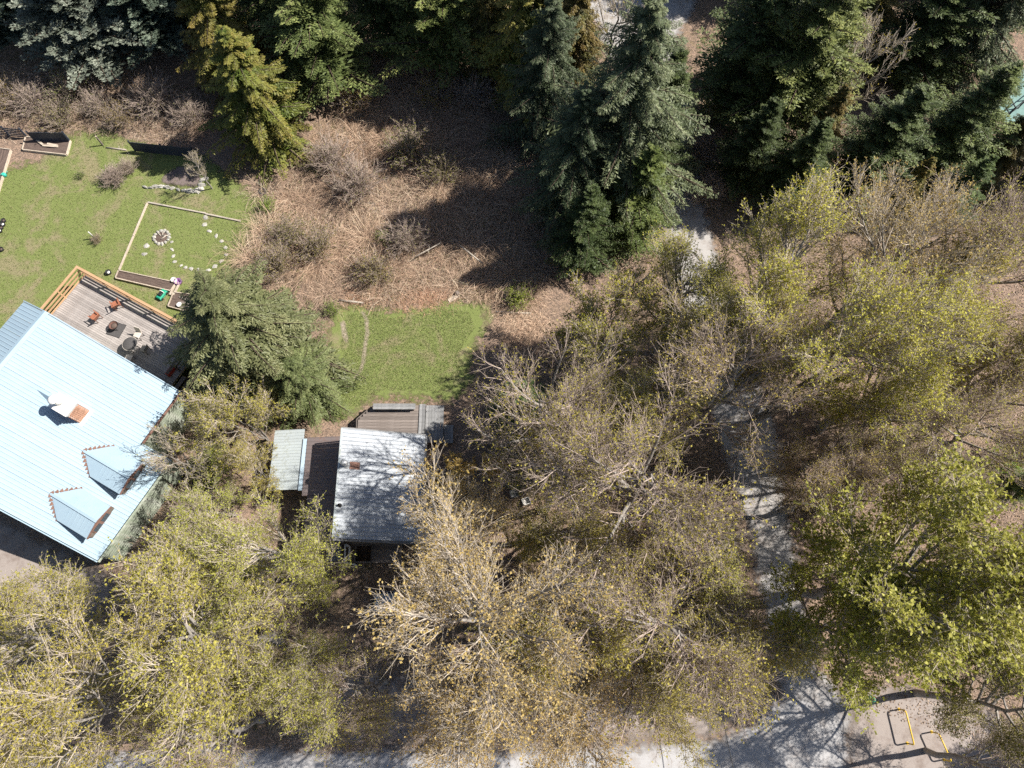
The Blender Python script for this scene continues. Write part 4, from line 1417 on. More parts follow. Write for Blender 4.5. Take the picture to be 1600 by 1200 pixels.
def children(pts, n, r, t0, t1, ang, length, K, up=0.0, wig=0.08):
    """n child curves on each parent polyline; returns (M*n,K,3), t (M*n)"""
    M_, Kp = pts.shape[:2]
    t = t0 + (t1 - t0) * (np.arange(n)[None] + r.random((M_, n))) / n
    x = t * (Kp - 1)
    i = np.minimum(x.astype(int), Kp - 2)
    fr_ = (x - i)[..., None]
    mi = np.arange(M_)[:, None]
    p0 = pts[mi, i] * (1 - fr_) + pts[mi, i + 1] * fr_
    tan = unit(pts[mi, i + 1] - pts[mi, i])
    rnd = r.normal(size=(M_, n, 3))
    perp = unit(rnd - (rnd * tan).sum(-1, keepdims=True) * tan)
    a = ang[0] + (ang[1] - ang[0]) * r.random((M_, n, 1))
    d = np.cos(a) * tan + np.sin(a) * perp
    L0 = length(t) * (0.7 + 0.6 * r.random((M_, n)))
    p0, d, L0, t = p0.reshape(-1, 3), d.reshape(-1, 3), L0.reshape(-1), t.reshape(-1)
    out = np.zeros((len(p0), K, 3))
    out[:, 0] = p0
    for k in range(1, K):
        d = unit(d + np.array([0, 0, up]) / K * 3 + r.normal(size=d.shape) * wig)
        out[:, k] = out[:, k - 1] + d * (L0 / (K - 1))[:, None]
    return out, t, L0


def cards(pos, dirv, nrm, ln, wd):
    """rhombic leaves: pos (N,3), dirv along, nrm normal"""
    dirv = unit(dirv)
    side = unit(np.cross(dirv, nrm))
    ln, wd = ln[:, None], wd[:, None]
    a = pos
    b = pos + dirv * ln * 0.45 + side * wd * 0.5
    c = pos + dirv * ln
    d = pos + dirv * ln * 0.45 - side * wd * 0.5
    v = np.stack([a, b, c, d], 1).reshape(-1, 3)
    f = np.arange(len(pos) * 4).reshape(-1, 4)
    return v, f


def make_deciduous(seed, h, rad, n1=18, n2=11, n3=9, n4=4, nleaf=25000, clear=0.3, leaf=0.08, wood='twig', leafmat='bud', upright=0.25, multi=1, lean=0.0):
    r = np.random.default_rng(seed)
    K = 8
    tr_ = np.zeros((multi, K, 3))
    for m in range(multi):
        a = r.random() * 6.28
        sp = (0.25 if multi > 1 else lean) * rad
        for k in range(K):
            t = k / (K - 1)
            tr_[m, k] = (math.cos(a) * sp * t + (r.normal() * 0.03 * h * 0.3 if k else 0), math.sin(a) * sp * t + (r.normal() * 0.03 * h * 0.3 if k else 0), h * 0.92 * t)
    r0 = 0.015 * h / math.sqrt(multi)
    rt = np.linspace(1, 0.12, K)[None] * r0 * np.ones((multi, 1))
    prof = lambda t: rad * (0.55 + 0.65 * np.sin(np.pi * np.clip((t - clear) / (1 - clear), 0, 1) * 0.75 + 0.35)) * (1 - 0.55 * np.clip((t - 0.6) / 0.4, 0, 1))
    L1, t1, len1 = children(tr_, max(4, n1 // multi), r, clear, 0.98, (0.55, 1.0), prof, 7, up=upright, wig=0.045)
    L2, t2, len2 = children(L1, n2, r, 0.15, 1.0, (0.3, 0.7), lambda t: rad * 0.47 * (1.15 - 0.55 * t), 5, up=0.16, wig=0.05)
    L3, t3, len3 = children(L2, n3, r, 0.1, 1.0, (0.3, 0.75), lambda t: rad * 0.21 * (1.1 - 0.4 * t), 4, up=0.14, wig=0.06)
    L4, t4, len4 = children(L3, n4, r, 0.15, 1.0, (0.4, 1.0), lambda t: rad * 0.085 * np.ones_like(t), 2, up=0.0, wig=0.1)
    p1r = (np.linspace(1, 0.25, 7)[None] * (0.34 * r0 * (len1 / rad)[:, None] ** 0.7))
    vt, ft = tubes(tr_, rt, 8)
    v1, f1 = tubes(L1, p1r, 5)
    trunk = mesh_np("trunk", np.vstack([vt, v1]), np.vstack([ft, f1 + len(vt)]), M['bark'], smooth=True)
    r2 = np.linspace(1, 0.35, 5)[None] * 0.028 * (rad / 4.5) * np.ones((len(L2), 1))
    r3 = np.linspace(1, 0.5, 4)[None] * 0.0115 * np.ones((len(L3), 1))
    r4 = np.linspace(1, 0.6, 2)[None] * 0.0045 * np.ones((len(L4), 1))
    va, fa = tubes(L2, r2, 4)
    vb, fb_ = tubes(L3, r3, 3)
    vc, fc = tubes(L4, r4, 3)
    br_ = mesh_np("branches", np.vstack([va, vb, vc]), np.vstack([fa, fb_ + len(va), fc + len(va) + len(vb)]), M[wood])
    # leaves and buds along the last twigs
    n = nleaf
    i = r.integers(0, len(L4), n)
    t = r.random(n)[:, None] ** 0.7
    pos = L4[i, 0] * (1 - t) + L4[i, 1] * t
    dirv = unit(unit(L4[i, 1] - L4[i, 0]) * 0.5 + r.normal(size=(n, 3)) * 0.7)
    nrm = unit(np.array([0.15, 0, 0.7]) + r.normal(size=(n, 3)) * 0.6)
    s = leaf * (0.55 + 0.8 * r.random(n))
    v, f = cards(pos, dirv, nrm, s, s * 0.75)
    limb = i // (n4 * n3)
    clump = r.random(limb.max() + 1)[limb]
    tint = np.clip(0.35 * clump + 0.7 * r.random(n), 0, 1)
    crown = mesh_np("crown", v, f, M[leafmat], {"tint": ('FACE', tint)})
    return [("trunk", trunk), ("branches", br_), ("crown", crown)]


def make_conifer(seed, h, rad, kind='fir', nb=150, nbl=19, nc=6):
    r = np.random.default_rng(seed)
    K = 8
    tr_ = np.zeros((1, K, 3))
    tr_[0, :, 2] = np.linspace(0, h, K)
    tr_[0, 1:-1, :2] += r.normal(size=(K - 2, 2)) * 0.05
    r0 = 0.014 * h
    trunk = mesh_np("trunk", *tubes(tr_, np.linspace(1, 0.08, K)[None] * r0, 8), M['bark_dk'], smooth=True)
    t = np.sort(r.random(nb) ** 0.85)
    t = 0.08 + 0.915 * t
    az = np.arange(nb) * 2.39996 + r.normal(size=nb) * 0.35
    pw = {'fir': 0.8, 'spruce': 0.9, 'cedar': 0.82, 'hemlock': 0.75, 'cypress': 0.5}[kind]
    L0 = rad * (1 - t) ** pw * (0.72 + 0.45 * r.random(nb)) + 0.25
    L0 *= 0.62 + 0.38 * (0.5 + 0.5 * np.sin(az * 2 + t * 23 + seed)) + 0.15 * np.sin(az * 5 + t * 11)
    low = t < 0.2
    L0[low] *= 0.75 + 0.25 * (t[low] / 0.2)
    pitch0 = {'fir': 0.25, 'spruce': 0.0, 'cedar': -0.15, 'hemlock': 0.15, 'cypress': 0.35}[kind] + 0.55 * t + r.normal(size=nb) * 0.12
    droop = {'fir': 0.35, 'spruce': 0.7, 'cedar': 0.75, 'hemlock': 0.9, 'cypress': 0.3}[kind]
    Kb = 7
    B = np.zeros((nb, Kb, 3))
    B[:, 0, 2] = t * h
    az_k = az.copy()
    for k in range(1, Kb):
        u = k / (Kb - 1)
        pt = pitch0 - droop * u + (0.5 * max(0, u - 0.7) * 2 if kind in ('spruce', 'cedar') else 0)
        az_k = az_k + r.normal(size=nb) * 0.06
        d = np.stack([np.cos(az_k) * np.cos(pt), np.sin(az_k) * np.cos(pt), np.sin(pt)], -1)
        B[:, k] = B[:, k - 1] + d * (L0 / (Kb - 1))[:, None]
    B[:, :, 2] = np.maximum(B[:, :, 2], 0.12)
    vb, fb_ = tubes(B, np.linspace(1, 0.2, Kb)[None] * (0.012 * L0 + 0.006)[:, None], 4)
    # branchlets, both sides, in the drooping plane of the branch
    n = nbl * 2
    u = 0.12 + 0.88 * (np.arange(nbl)[None, :, None] + r.random((nb, nbl, 2))) / nbl
    u = u.reshape(nb, n)
    side = np.tile(np.array([1.0, -1.0]), nbl)[None].repeat(nb, 0)
    x = u * (Kb - 1)
    i = np.minimum(x.astype(int), Kb - 2)
    fr_ = (x - i)[..., None]
    mi = np.arange(nb)[:, None]
    p0 = B[mi, i] * (1 - fr_) + B[mi, i + 1] * fr_
    tan = unit(B[mi, i + 1] - B[mi, i])
    lat = unit(np.cross(tan, np.array([0, 0, 1.0]))) * side[..., None]
    hang = {'fir': -0.05, 'spruce': -0.45, 'cedar': -0.55, 'hemlock': -0.35, 'cypress': 0.25}[kind]
    spread = {'fir': 0.95, 'spruce': 0.8, 'cedar': 0.9, 'hemlock': 1.0, 'cypress': 0.9}[kind]
    d = unit(tan * 0.75 + lat * spread + np.array([0, 0, hang]) + r.normal(size=p0.shape) * 0.15)
    bl_ = (L0[:, None] * 0.3 * (1.08 - u) * (0.7 + 0.5 * r.random(u.shape)) + 0.13)
    if kind in ('spruce', 'cedar'):
        bl_ *= 0.85
    # needle sprays on branchlets
    w = (np.arange(nc)[None, None] + 0.3 + 0.5 * r.random((nb, n, nc))) / nc
    sag = np.array([0, 0, -0.35 if kind != 'cypress' else 0.1])
    pos = p0[:, :, None] + d[:, :, None] * (bl_[..., None] * w)[..., None] + sag * ((bl_[..., None] * w * w)[..., None]) * 0.6
    sgn = np.where(np.arange(nc) % 2 == 0, 1.0, -1.0)[None, None, :, None]
    lat2 = unit(np.cross(d, np.array([0, 0, 1.0])))[:, :, None]
    dv = unit(d[:, :, None] * 0.85 + lat2 * sgn * 0.65 + r.normal(size=pos.shape) * 0.22 + np.array([0, 0, hang * 0.4]))
    cl = (bl_[..., None] * 0.34 + 0.09) * (0.75 + 0.5 * r.random((nb, n, nc)))
    cw_ = cl * {'fir': 0.3, 'spruce': 0.26, 'cedar': 0.42, 'hemlock': 0.28, 'cypress': 0.5}[kind]
    pos, dv, cl, cw_ = pos.reshape(-1, 3), dv.reshape(-1, 3), cl.reshape(-1), cw_.reshape(-1)
    nrm = unit(np.array([0, 0, 1.0]) + r.normal(size=pos.shape) * 0.35)
    v, f = cards(pos, dv, nrm, cl, cw_)
    bidx = np.repeat(np.arange(nb), n * nc)
    ul = np.repeat(u.reshape(-1), nc)
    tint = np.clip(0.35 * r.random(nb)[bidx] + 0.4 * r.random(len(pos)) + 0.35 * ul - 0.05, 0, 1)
    tipv = np.clip(r.random(nb)[bidx] * 0.7 + 0.6 * (ul - 0.35), 0, 1)
    crown = mesh_np("crown", v, f, M[{'fir': 'fir', 'spruce': 'spruce', 'cedar': 'cedar_leaf', 'hemlock': 'hemlock', 'cypress': 'cypress'}[kind]], {"tint": ('FACE', tint), "tip": ('FACE', tipv)})
    br_ = mesh_np("branches", vb, fb_, M['bark_dk'])
    return [("trunk", trunk), ("branches", br_), ("crown", crown)]


def make_shrub(seed, h, rad, ncane=70, nsub=5, leafn=2500, wood='twig_pink', leafmat='brush_ol', leaf=0.07):
    r = np.random.default_rng(seed)
    az = r.random(ncane) * 6.283
    lean_ = r.random(ncane) ** 0.6
    K = 5
    C = np.zeros((ncane, K, 3))
    C[:, 0, :2] = r.normal(size=(ncane, 2)) * 0.15 * rad
    for k in range(1, K):
        uu = k / (K - 1)
        out = lean_ * rad * uu ** 1.1
        C[:, k, 0] = C[:, 0, 0] + np.cos(az) * out + r.normal(size=ncane) * 0.04
        C[:, k, 1] = C[:, 0, 1] + np.sin(az) * out + r.normal(size=ncane) * 0.04
        C[:, k, 2] = h * (1.15 * uu - 0.45 * lean_ * uu ** 2) * (0.7 + 0.4 * r.random())
    S, ts, ls = children(C, nsub, r, 0.25, 1.0, (0.3, 0.9), lambda t: rad * 0.4 * np.ones_like(t), 3, up=0.05, wig=0.15)
    S2, _, _ = children(S, 3, r, 0.2, 1.0, (0.3, 0.9), lambda t: rad * 0.18 * np.ones_like(t), 2, up=0.05, wig=0.15)
    va, fa = tubes(C, np.linspace(1, 0.5, K)[None] * 0.014 * np.ones((ncane, 1)), 4)
    vb, fb_ = tubes(S, np.linspace(1, 0.6, 3)[None] * 0.009 * np.ones((len(S), 1)), 3)
    vc, fc = tubes(S2, np.linspace(1, 0.6, 2)[None] * 0.007 * np.ones((len(S2), 1)), 3)
    stems = mesh_np("stems", np.vstack([va, vb, vc]), np.vstack([fa, fb_ + len(va), fc + len(va) + len(vb)]), M[wood])
    i = r.integers(0, len(S2), leafn)
    t = r.random(leafn)[:, None]
    pos = S2[i, 0] * (1 - t) + S2[i, 1] * t
    s = leaf * (0.5 + 0.9 * r.random(leafn))
    v, f = cards(pos, r.normal(size=(leafn, 3)), unit(np.array([0, 0, 0.8]) + r.normal(size=(leafn, 3)) * 0.6), s, s * 0.7)
    fol = mesh_np("foliage", v, f, M[leafmat], {"tint": ('FACE', r.random(leafn))})
    return [("stems", stems), ("foliage", fol)]


def place(parts, name, label, cat, loc, rotz, scale, color=(1, 1, 1), group=None, lean=(0, 0)):
    t = thing(name, label, cat, loc, rotz, group)
    t.scale = scale if isinstance(scale, tuple) else (scale,) * 3
    t.rotation_euler = (lean[0], lean[1], rotz)
    for nm, me in parts:
        o = link(nm, me, t)
        o.color = (*color, 1)
        if nm in ("crown", "foliage", "branches", "stems"):
            o["kind"] = "stuff"
    return t


# ---- conifers: (apex pixel, height, radius scale, kind, colour, label)
CV = {
    'fir': make_conifer(1, 15, 6.0, 'fir', nb=190),
    'fir2': make_conifer(2, 15, 6.6, 'fir', nb=200),
    'spruce': make_conifer(3, 18, 9.0, 'spruce', nb=230, nbl=24),
    'cedar': make_conifer(4, 15, 5.6, 'cedar', nb=240),
    'hemlock': make_conifer(5, 9, 6.6, 'hemlock', nb=230, nbl=24, nc=6),
    'cypress': make_conifer(6, 12, 6.2, 'cypress', nb=240, nbl=20),
}
CH = {'fir': 15, 'fir2': 15, 'spruce': 18, 'cedar': 15, 'hemlock': 9, 'cypress': 12}
# base pixel, height, width factor, kind, colour (dimmed for shaded trees, raised for lit), label
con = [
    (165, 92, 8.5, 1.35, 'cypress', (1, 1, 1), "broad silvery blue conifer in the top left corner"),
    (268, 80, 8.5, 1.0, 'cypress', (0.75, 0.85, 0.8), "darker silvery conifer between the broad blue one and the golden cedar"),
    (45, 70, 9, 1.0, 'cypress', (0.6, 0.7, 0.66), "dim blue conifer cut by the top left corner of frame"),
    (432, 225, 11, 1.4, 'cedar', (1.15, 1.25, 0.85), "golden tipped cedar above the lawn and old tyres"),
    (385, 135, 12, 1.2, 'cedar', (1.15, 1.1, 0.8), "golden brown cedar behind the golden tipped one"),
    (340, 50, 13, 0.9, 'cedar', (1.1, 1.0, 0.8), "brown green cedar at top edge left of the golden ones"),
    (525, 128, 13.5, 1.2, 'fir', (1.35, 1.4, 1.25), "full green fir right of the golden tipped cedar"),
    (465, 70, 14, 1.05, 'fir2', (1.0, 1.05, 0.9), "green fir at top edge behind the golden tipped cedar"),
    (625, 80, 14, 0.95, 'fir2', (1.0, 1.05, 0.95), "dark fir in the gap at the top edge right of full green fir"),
    (705, 108, 14, 1.0, 'fir2', (1.6, 1.6, 1.3), "green fir tinted brighter as if sunlit at the head of the dry brush"),  # whole tint raised to stand for sunlight on the crown
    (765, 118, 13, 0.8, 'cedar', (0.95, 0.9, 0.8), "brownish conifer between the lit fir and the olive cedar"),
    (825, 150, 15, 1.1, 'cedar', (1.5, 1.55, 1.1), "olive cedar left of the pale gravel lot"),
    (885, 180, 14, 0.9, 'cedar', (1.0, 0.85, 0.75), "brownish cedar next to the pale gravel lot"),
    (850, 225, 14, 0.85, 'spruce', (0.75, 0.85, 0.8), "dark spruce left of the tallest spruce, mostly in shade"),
    (890, 335, 13, 0.95, 'spruce', (0.75, 0.88, 0.8), "wide shaded spruce at the right edge of the dry brush"),  # shade on this spruce is put into its darker tint
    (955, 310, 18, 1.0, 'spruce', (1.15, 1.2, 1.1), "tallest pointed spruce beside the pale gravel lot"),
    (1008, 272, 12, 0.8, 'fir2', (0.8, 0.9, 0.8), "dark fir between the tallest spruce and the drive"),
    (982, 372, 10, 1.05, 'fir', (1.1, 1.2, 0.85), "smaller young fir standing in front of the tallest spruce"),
    (905, 410, 9, 0.95, 'fir2', (0.6, 0.72, 0.6), "low shaded fir below the wide shaded spruce"),  # dark tint paints in the shade it stands in
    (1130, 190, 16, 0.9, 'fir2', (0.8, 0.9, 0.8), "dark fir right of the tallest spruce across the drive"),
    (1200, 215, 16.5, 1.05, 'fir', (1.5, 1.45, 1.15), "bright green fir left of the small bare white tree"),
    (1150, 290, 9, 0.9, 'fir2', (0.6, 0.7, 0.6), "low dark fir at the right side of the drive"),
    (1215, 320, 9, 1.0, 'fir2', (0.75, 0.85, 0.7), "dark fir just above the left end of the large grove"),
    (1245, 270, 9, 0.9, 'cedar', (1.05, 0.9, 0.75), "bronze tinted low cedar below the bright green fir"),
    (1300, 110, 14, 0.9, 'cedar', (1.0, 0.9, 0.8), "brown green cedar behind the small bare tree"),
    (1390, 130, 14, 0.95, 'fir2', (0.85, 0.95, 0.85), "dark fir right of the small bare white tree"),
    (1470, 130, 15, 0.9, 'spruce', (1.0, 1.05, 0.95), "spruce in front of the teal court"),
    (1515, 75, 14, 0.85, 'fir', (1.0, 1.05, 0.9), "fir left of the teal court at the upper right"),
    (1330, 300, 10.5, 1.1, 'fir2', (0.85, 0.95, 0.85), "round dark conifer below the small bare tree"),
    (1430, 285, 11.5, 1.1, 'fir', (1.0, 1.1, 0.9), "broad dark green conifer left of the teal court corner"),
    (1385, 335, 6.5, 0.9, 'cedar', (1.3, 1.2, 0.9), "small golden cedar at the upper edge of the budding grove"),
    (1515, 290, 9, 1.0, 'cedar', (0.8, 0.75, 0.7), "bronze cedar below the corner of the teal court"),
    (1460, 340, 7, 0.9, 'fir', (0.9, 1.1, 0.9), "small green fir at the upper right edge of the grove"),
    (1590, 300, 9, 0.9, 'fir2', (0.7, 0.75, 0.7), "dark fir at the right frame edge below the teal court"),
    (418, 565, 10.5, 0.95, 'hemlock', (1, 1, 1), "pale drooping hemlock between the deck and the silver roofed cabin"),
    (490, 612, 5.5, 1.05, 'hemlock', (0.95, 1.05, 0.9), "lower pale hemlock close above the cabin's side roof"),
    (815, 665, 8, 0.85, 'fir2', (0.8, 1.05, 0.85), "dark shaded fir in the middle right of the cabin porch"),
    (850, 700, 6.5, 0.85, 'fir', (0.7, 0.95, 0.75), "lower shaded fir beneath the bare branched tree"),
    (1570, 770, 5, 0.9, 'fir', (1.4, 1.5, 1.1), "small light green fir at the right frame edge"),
    (1690, 1185, 9, 1.1, 'fir2', (0.8, 0.9, 0.8), "unseen dark fir added past the bottom right corner to shade the barriers"),  # added out of view to throw shade into the corner
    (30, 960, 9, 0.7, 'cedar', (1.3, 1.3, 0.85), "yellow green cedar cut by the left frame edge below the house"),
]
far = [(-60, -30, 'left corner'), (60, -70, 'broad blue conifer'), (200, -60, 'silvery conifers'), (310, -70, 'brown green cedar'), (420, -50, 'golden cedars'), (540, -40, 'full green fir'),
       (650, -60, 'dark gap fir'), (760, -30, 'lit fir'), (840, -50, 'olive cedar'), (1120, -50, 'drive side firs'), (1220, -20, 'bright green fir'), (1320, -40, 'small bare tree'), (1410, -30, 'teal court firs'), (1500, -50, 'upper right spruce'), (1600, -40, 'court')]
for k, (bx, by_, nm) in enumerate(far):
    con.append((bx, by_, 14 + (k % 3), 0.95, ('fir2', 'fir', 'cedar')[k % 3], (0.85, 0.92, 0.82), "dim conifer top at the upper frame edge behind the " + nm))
for i, (ax, ay, h, rs, kd, colr, lab) in enumerate(con):
    b = P(ax, ay, 0)
    s = h / CH[kd]
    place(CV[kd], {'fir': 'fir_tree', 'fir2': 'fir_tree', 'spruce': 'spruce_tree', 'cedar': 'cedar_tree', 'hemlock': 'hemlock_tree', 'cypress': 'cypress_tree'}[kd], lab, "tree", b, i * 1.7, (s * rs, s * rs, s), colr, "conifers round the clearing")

# ---- budding broadleaf trees: crown-centre pixel, its height, scale
DV = {
    'a': make_deciduous(11, 16, 4.6, leafmat='bud'),
    'b': make_deciduous(12, 17, 4.8, leafmat='bud', multi=3),
    'c': make_deciduous(13, 17, 5.2, leafmat='bud_or', n1=19, nleaf=17000, leaf=0.085),
    'd': make_deciduous(14, 16, 4.8, leafmat='leaf_gr', nleaf=36000, leaf=0.115),
    'e': make_deciduous(15, 16, 5.0, leafmat='bud', nleaf=9000, wood='twig_pink'),
    'f': make_deciduous(16, 6, 2.6, leafmat='bud', n1=14, n2=8, n3=8, n4=3, nleaf=9000, leaf=0.07, multi=4, clear=0.12),
    'g': make_deciduous(17, 7, 2.0, leafmat='bud_or', n1=9, n2=7, n3=6, n4=3, nleaf=3500, leaf=0.12, clear=0.25),
    'k': make_deciduous(19, 17, 4.8, leafmat='bud', n1=14, n2=9, n3=7, n4=3, nleaf=4000, wood='twig_pink'),
    'h': make_deciduous(18, 9, 2.6, leafmat='bud', n1=12, n2=8, n3=6, n4=2, nleaf=500, leaf=0.08, clear=0.3),
}
DH = {'a': 16, 'b': 17, 'c': 17, 'd': 16, 'e': 16, 'f': 6, 'g': 7, 'h': 9, 'k': 17}
dec = [
    # bottom left
    (325, 1000, 'a', 1.0, (1, 1, 1), "yellow green budding tree at lower left with a dark forked trunk"),
    (170, 1075, 'b', 0.95, (1, 0.95, 0.9), "budding tree nearest the bottom left stretch of pale road"),
    (445, 870, 'a', 0.8, (0.95, 1.05, 0.9), "yellow green budding tree at the cabin's lower left corner"),
    (345, 905, 'b', 0.72, (0.85, 0.95, 0.8), "olive budding tree below the blue house's dormers"),
    (70, 990, 'a', 0.75, (0.95, 0.95, 0.85), "sparse budding tree at the left edge above the road"),
    (455, 1060, 'b', 0.75, (0.85, 0.9, 0.75), "shaded olive tree between the lower left trees and the trailer"),
    (40, 1150, 'a', 0.6, (1, 0.95, 0.85), "small budding tree in the bottom left corner by the road"),
    (330, 1150, 'e', 0.7, (0.9, 0.9, 0.8), "grey twiggy tree at the bottom edge left of the open road"),
    # centre bottom
    (752, 975, 'c', 1.0, (1, 1, 1), "orange budded tree with branches radiating, below the cabin"),
    (722, 850, 'c', 0.65, (1.05, 1.02, 0.95), "pale orange budded tree reaching over the cabin's lower right eave"),
    (760, 1100, 'c', 0.75, (1, 0.95, 0.85), "orange budded tree at the bottom edge above the road"),
    (880, 1000, 'a', 0.85, (0.95, 0.9, 0.8), "olive budded tree right of the orange budded one"),
    (900, 1110, 'c', 0.7, (0.95, 0.9, 0.85), "ochre budded tree overhanging the road's middle"),
    (1040, 985, 'e', 0.95, (1, 0.95, 0.8), "grey stemmed sparse tree left of the drive's lower end"),
    (1150, 1010, 'a', 0.75, (0.95, 0.9, 0.75), "budded tree at the drive's lower left edge"),
    (1030, 1080, 'b', 0.6, (0.95, 0.9, 0.75), "low budded tree at the roadside left of the drive mouth"),
    # centre right
    (1000, 765, 'e', 1.05, (0.95, 0.9, 0.8), "large bare branched tree with pale forked trunk left of the drive"),
    (880, 840, 'a', 0.65, (0.95, 0.9, 0.75), "budded tree between the cabin and the bare branched tree"),
    (1070, 870, 'a', 0.7, (0.9, 0.95, 0.75), "olive budded tree left of the visible gravel drive"),
    (845, 655, 'k', 0.92, (0.95, 0.9, 0.75), "tall nearly bare tree above the dark fir right of the porch"),
    (868, 740, 'k', 0.9, (0.95, 0.9, 0.75), "tall nearly bare tree right of the garden chair"),
    (278, 722, 'h', 0.85, (0.9, 0.9, 0.7), "thin bare tree against the blue house wall between its dormers"),
    (840, 700, 'g', 1.25, (0.95, 0.95, 0.8), "slim sparse tree between the dark fir and the cabin"),
    (890, 690, 'e', 0.75, (0.95, 0.95, 0.8), "sparse tree beside the dark shaded fir in the middle"),
    (1120, 615, 'e', 0.95, (0.9, 0.8, 0.75), "pinkish bare twigged tree above the drive's bend"),
    (950, 490, 'f', 1.5, (1.0, 1.0, 0.85), "rounded grey green thicket tree right of the small lawn"),
    (930, 590, 'f', 1.35, (0.9, 0.95, 0.7), "olive twiggy tree below the rounded thicket tree"),
    (1060, 470, 'a', 0.75, (1.0, 1.05, 0.8), "budded tree at upper left of the large grove"),
    # right grove
    (1205, 455, 'a', 1.0, (1.12, 1.15, 0.8), "tall budding tree at the top of the large grove"),
    (1280, 560, 'b', 1.0, (1.12, 1.15, 0.8), "multi stemmed budding tree in the centre of the large grove"),
    (1370, 440, 'c', 0.9, (0.85, 0.85, 0.75), "ochre budded tree at the upper right of the grove"),
    (1400, 590, 'a', 0.95, (1.12, 1.15, 0.8), "yellow green tree right of the grove's multi stemmed one"),
    (1335, 685, 'e', 0.7, (0.95, 1.0, 0.75), "budding tree just right of the drive above the leafy green tree"),
    (1530, 430, 'e', 0.95, (0.9, 0.9, 0.75), "grey trunked bare tree at the upper right edge"),
    (1500, 690, 'e', 0.8, (0.9, 0.9, 0.75), "grey trunked twiggy tree right of grove near the frame edge"),
    (1580, 560, 'b', 0.85, (0.95, 0.95, 0.75), "budding tree at the right frame edge beside the grove"),
    (1400, 900, 'd', 1.05, (1, 1, 1), "bright green leafy tree overhanging the drive at right"),
    (1320, 980, 'd', 0.8, (0.95, 1, 0.9), "lower green leafy tree hanging over the road mouth"),
    (1510, 965, 'd', 0.8, (0.95, 0.95, 0.85), "green leafy tree behind the yellow barriers"),
    (1560, 620, 'e', 0.8, (0.95, 0.9, 0.75), "sparse tree at the right edge above the small light fir"),
    (1460, 500, 'a', 0.85, (1, 0.95, 0.75), "budding tree between the grove and the upper right grey trunk"),
    (1125, 530, 'a', 0.8, (1.05, 1.05, 0.8), "budded tree arching over the hidden upper drive"),
    (1290, 765, 'e', 0.65, (1.0, 0.9, 0.75), "tan twigged tree at the drive's right edge above the leafy green tree"),
    (570, 1075, 'e', 0.6, (1.0, 0.95, 0.8), "sparse tan tree filling the gap below the trailer"),
    (1010, 640, 'a', 0.75, (0.95, 0.95, 0.75), "olive budded tree above the large bare branched one"),
    (1590, 860, 'e', 0.8, (0.85, 0.9, 0.7), "dim sparse tree at the right frame edge beside the leafy trees"),
    (1570, 1100, 'a', 0.75, (0.6, 0.62, 0.55), "dull shaded tree in the bottom right corner"),  # corner shade is put into the dim crown tint
    (1570, 1205, 'e', 0.65, (0.6, 0.6, 0.55), "shaded twiggy tree at the bottom edge behind the yellow barriers"),  # tint dimmed to paint in the shade here too
    # by the houses
    (380, 655, 'f', 1.2, (0.85, 0.85, 0.85), "pale grey green twiggy tree between blue roof and cabin"),
    (325, 650, 'f', 0.75, (0.85, 0.85, 0.8), "small twiggy tree against the blue house's side wall"),
    (400, 740, 'f', 0.8, (1, 0.95, 0.85), "small grey tree left of the cabin's white lean-to"),
    (335, 790, 'f', 0.9, (0.8, 0.95, 0.7), "green tinged bushy tree below the blue house corner"),
    (345, 715, 'f', 0.65, (0.75, 0.95, 0.65), "low green bushy tree in the gap right of the first dormer"),
    (725, 745, 'g', 0.85, (1.05, 1, 0.9), "orange leaved sapling right of the cabin roof"),
    (690, 765, 'g', 0.7, (1, 0.95, 0.85), "small sapling touching the cabin roof's right edge"),
    (770, 740, 'g', 0.7, (1.05, 1, 0.9), "thin pale sapling right of the orange leaved one"),
    (1335, 110, 'h', 1.2, (0.9, 0.8, 0.5), "small bare white stemmed tree among the conifers"),
    (960, 30, 'h', 1.2, (0.9, 0.9, 0.7), "bare tree in front of the pale gravel lot at top"),
    (310, 262, 'h', 0.42, (0.8, 0.8, 0.6), "small bare fruit tree over the bare rock edged bed"),
]
WX = {'a': 1.2, 'b': 1.15, 'c': 1.2, 'd': 1.25, 'e': 1.2, 'k': 1.1}
for i, (cx, cy, kd, s, colr, lab) in enumerate(dec):
    zc = DH[kd] * s * 0.66
    b = P(cx, cy, zc)
    b.z = 0
    place(DV[kd], "sapling" if kd == 'g' else "broadleaf_tree", lab, "tree", b, i * 2.1, (s * WX.get(kd, 1.0), s * WX.get(kd, 1.0), s), colr, "budding trees around the cabin")

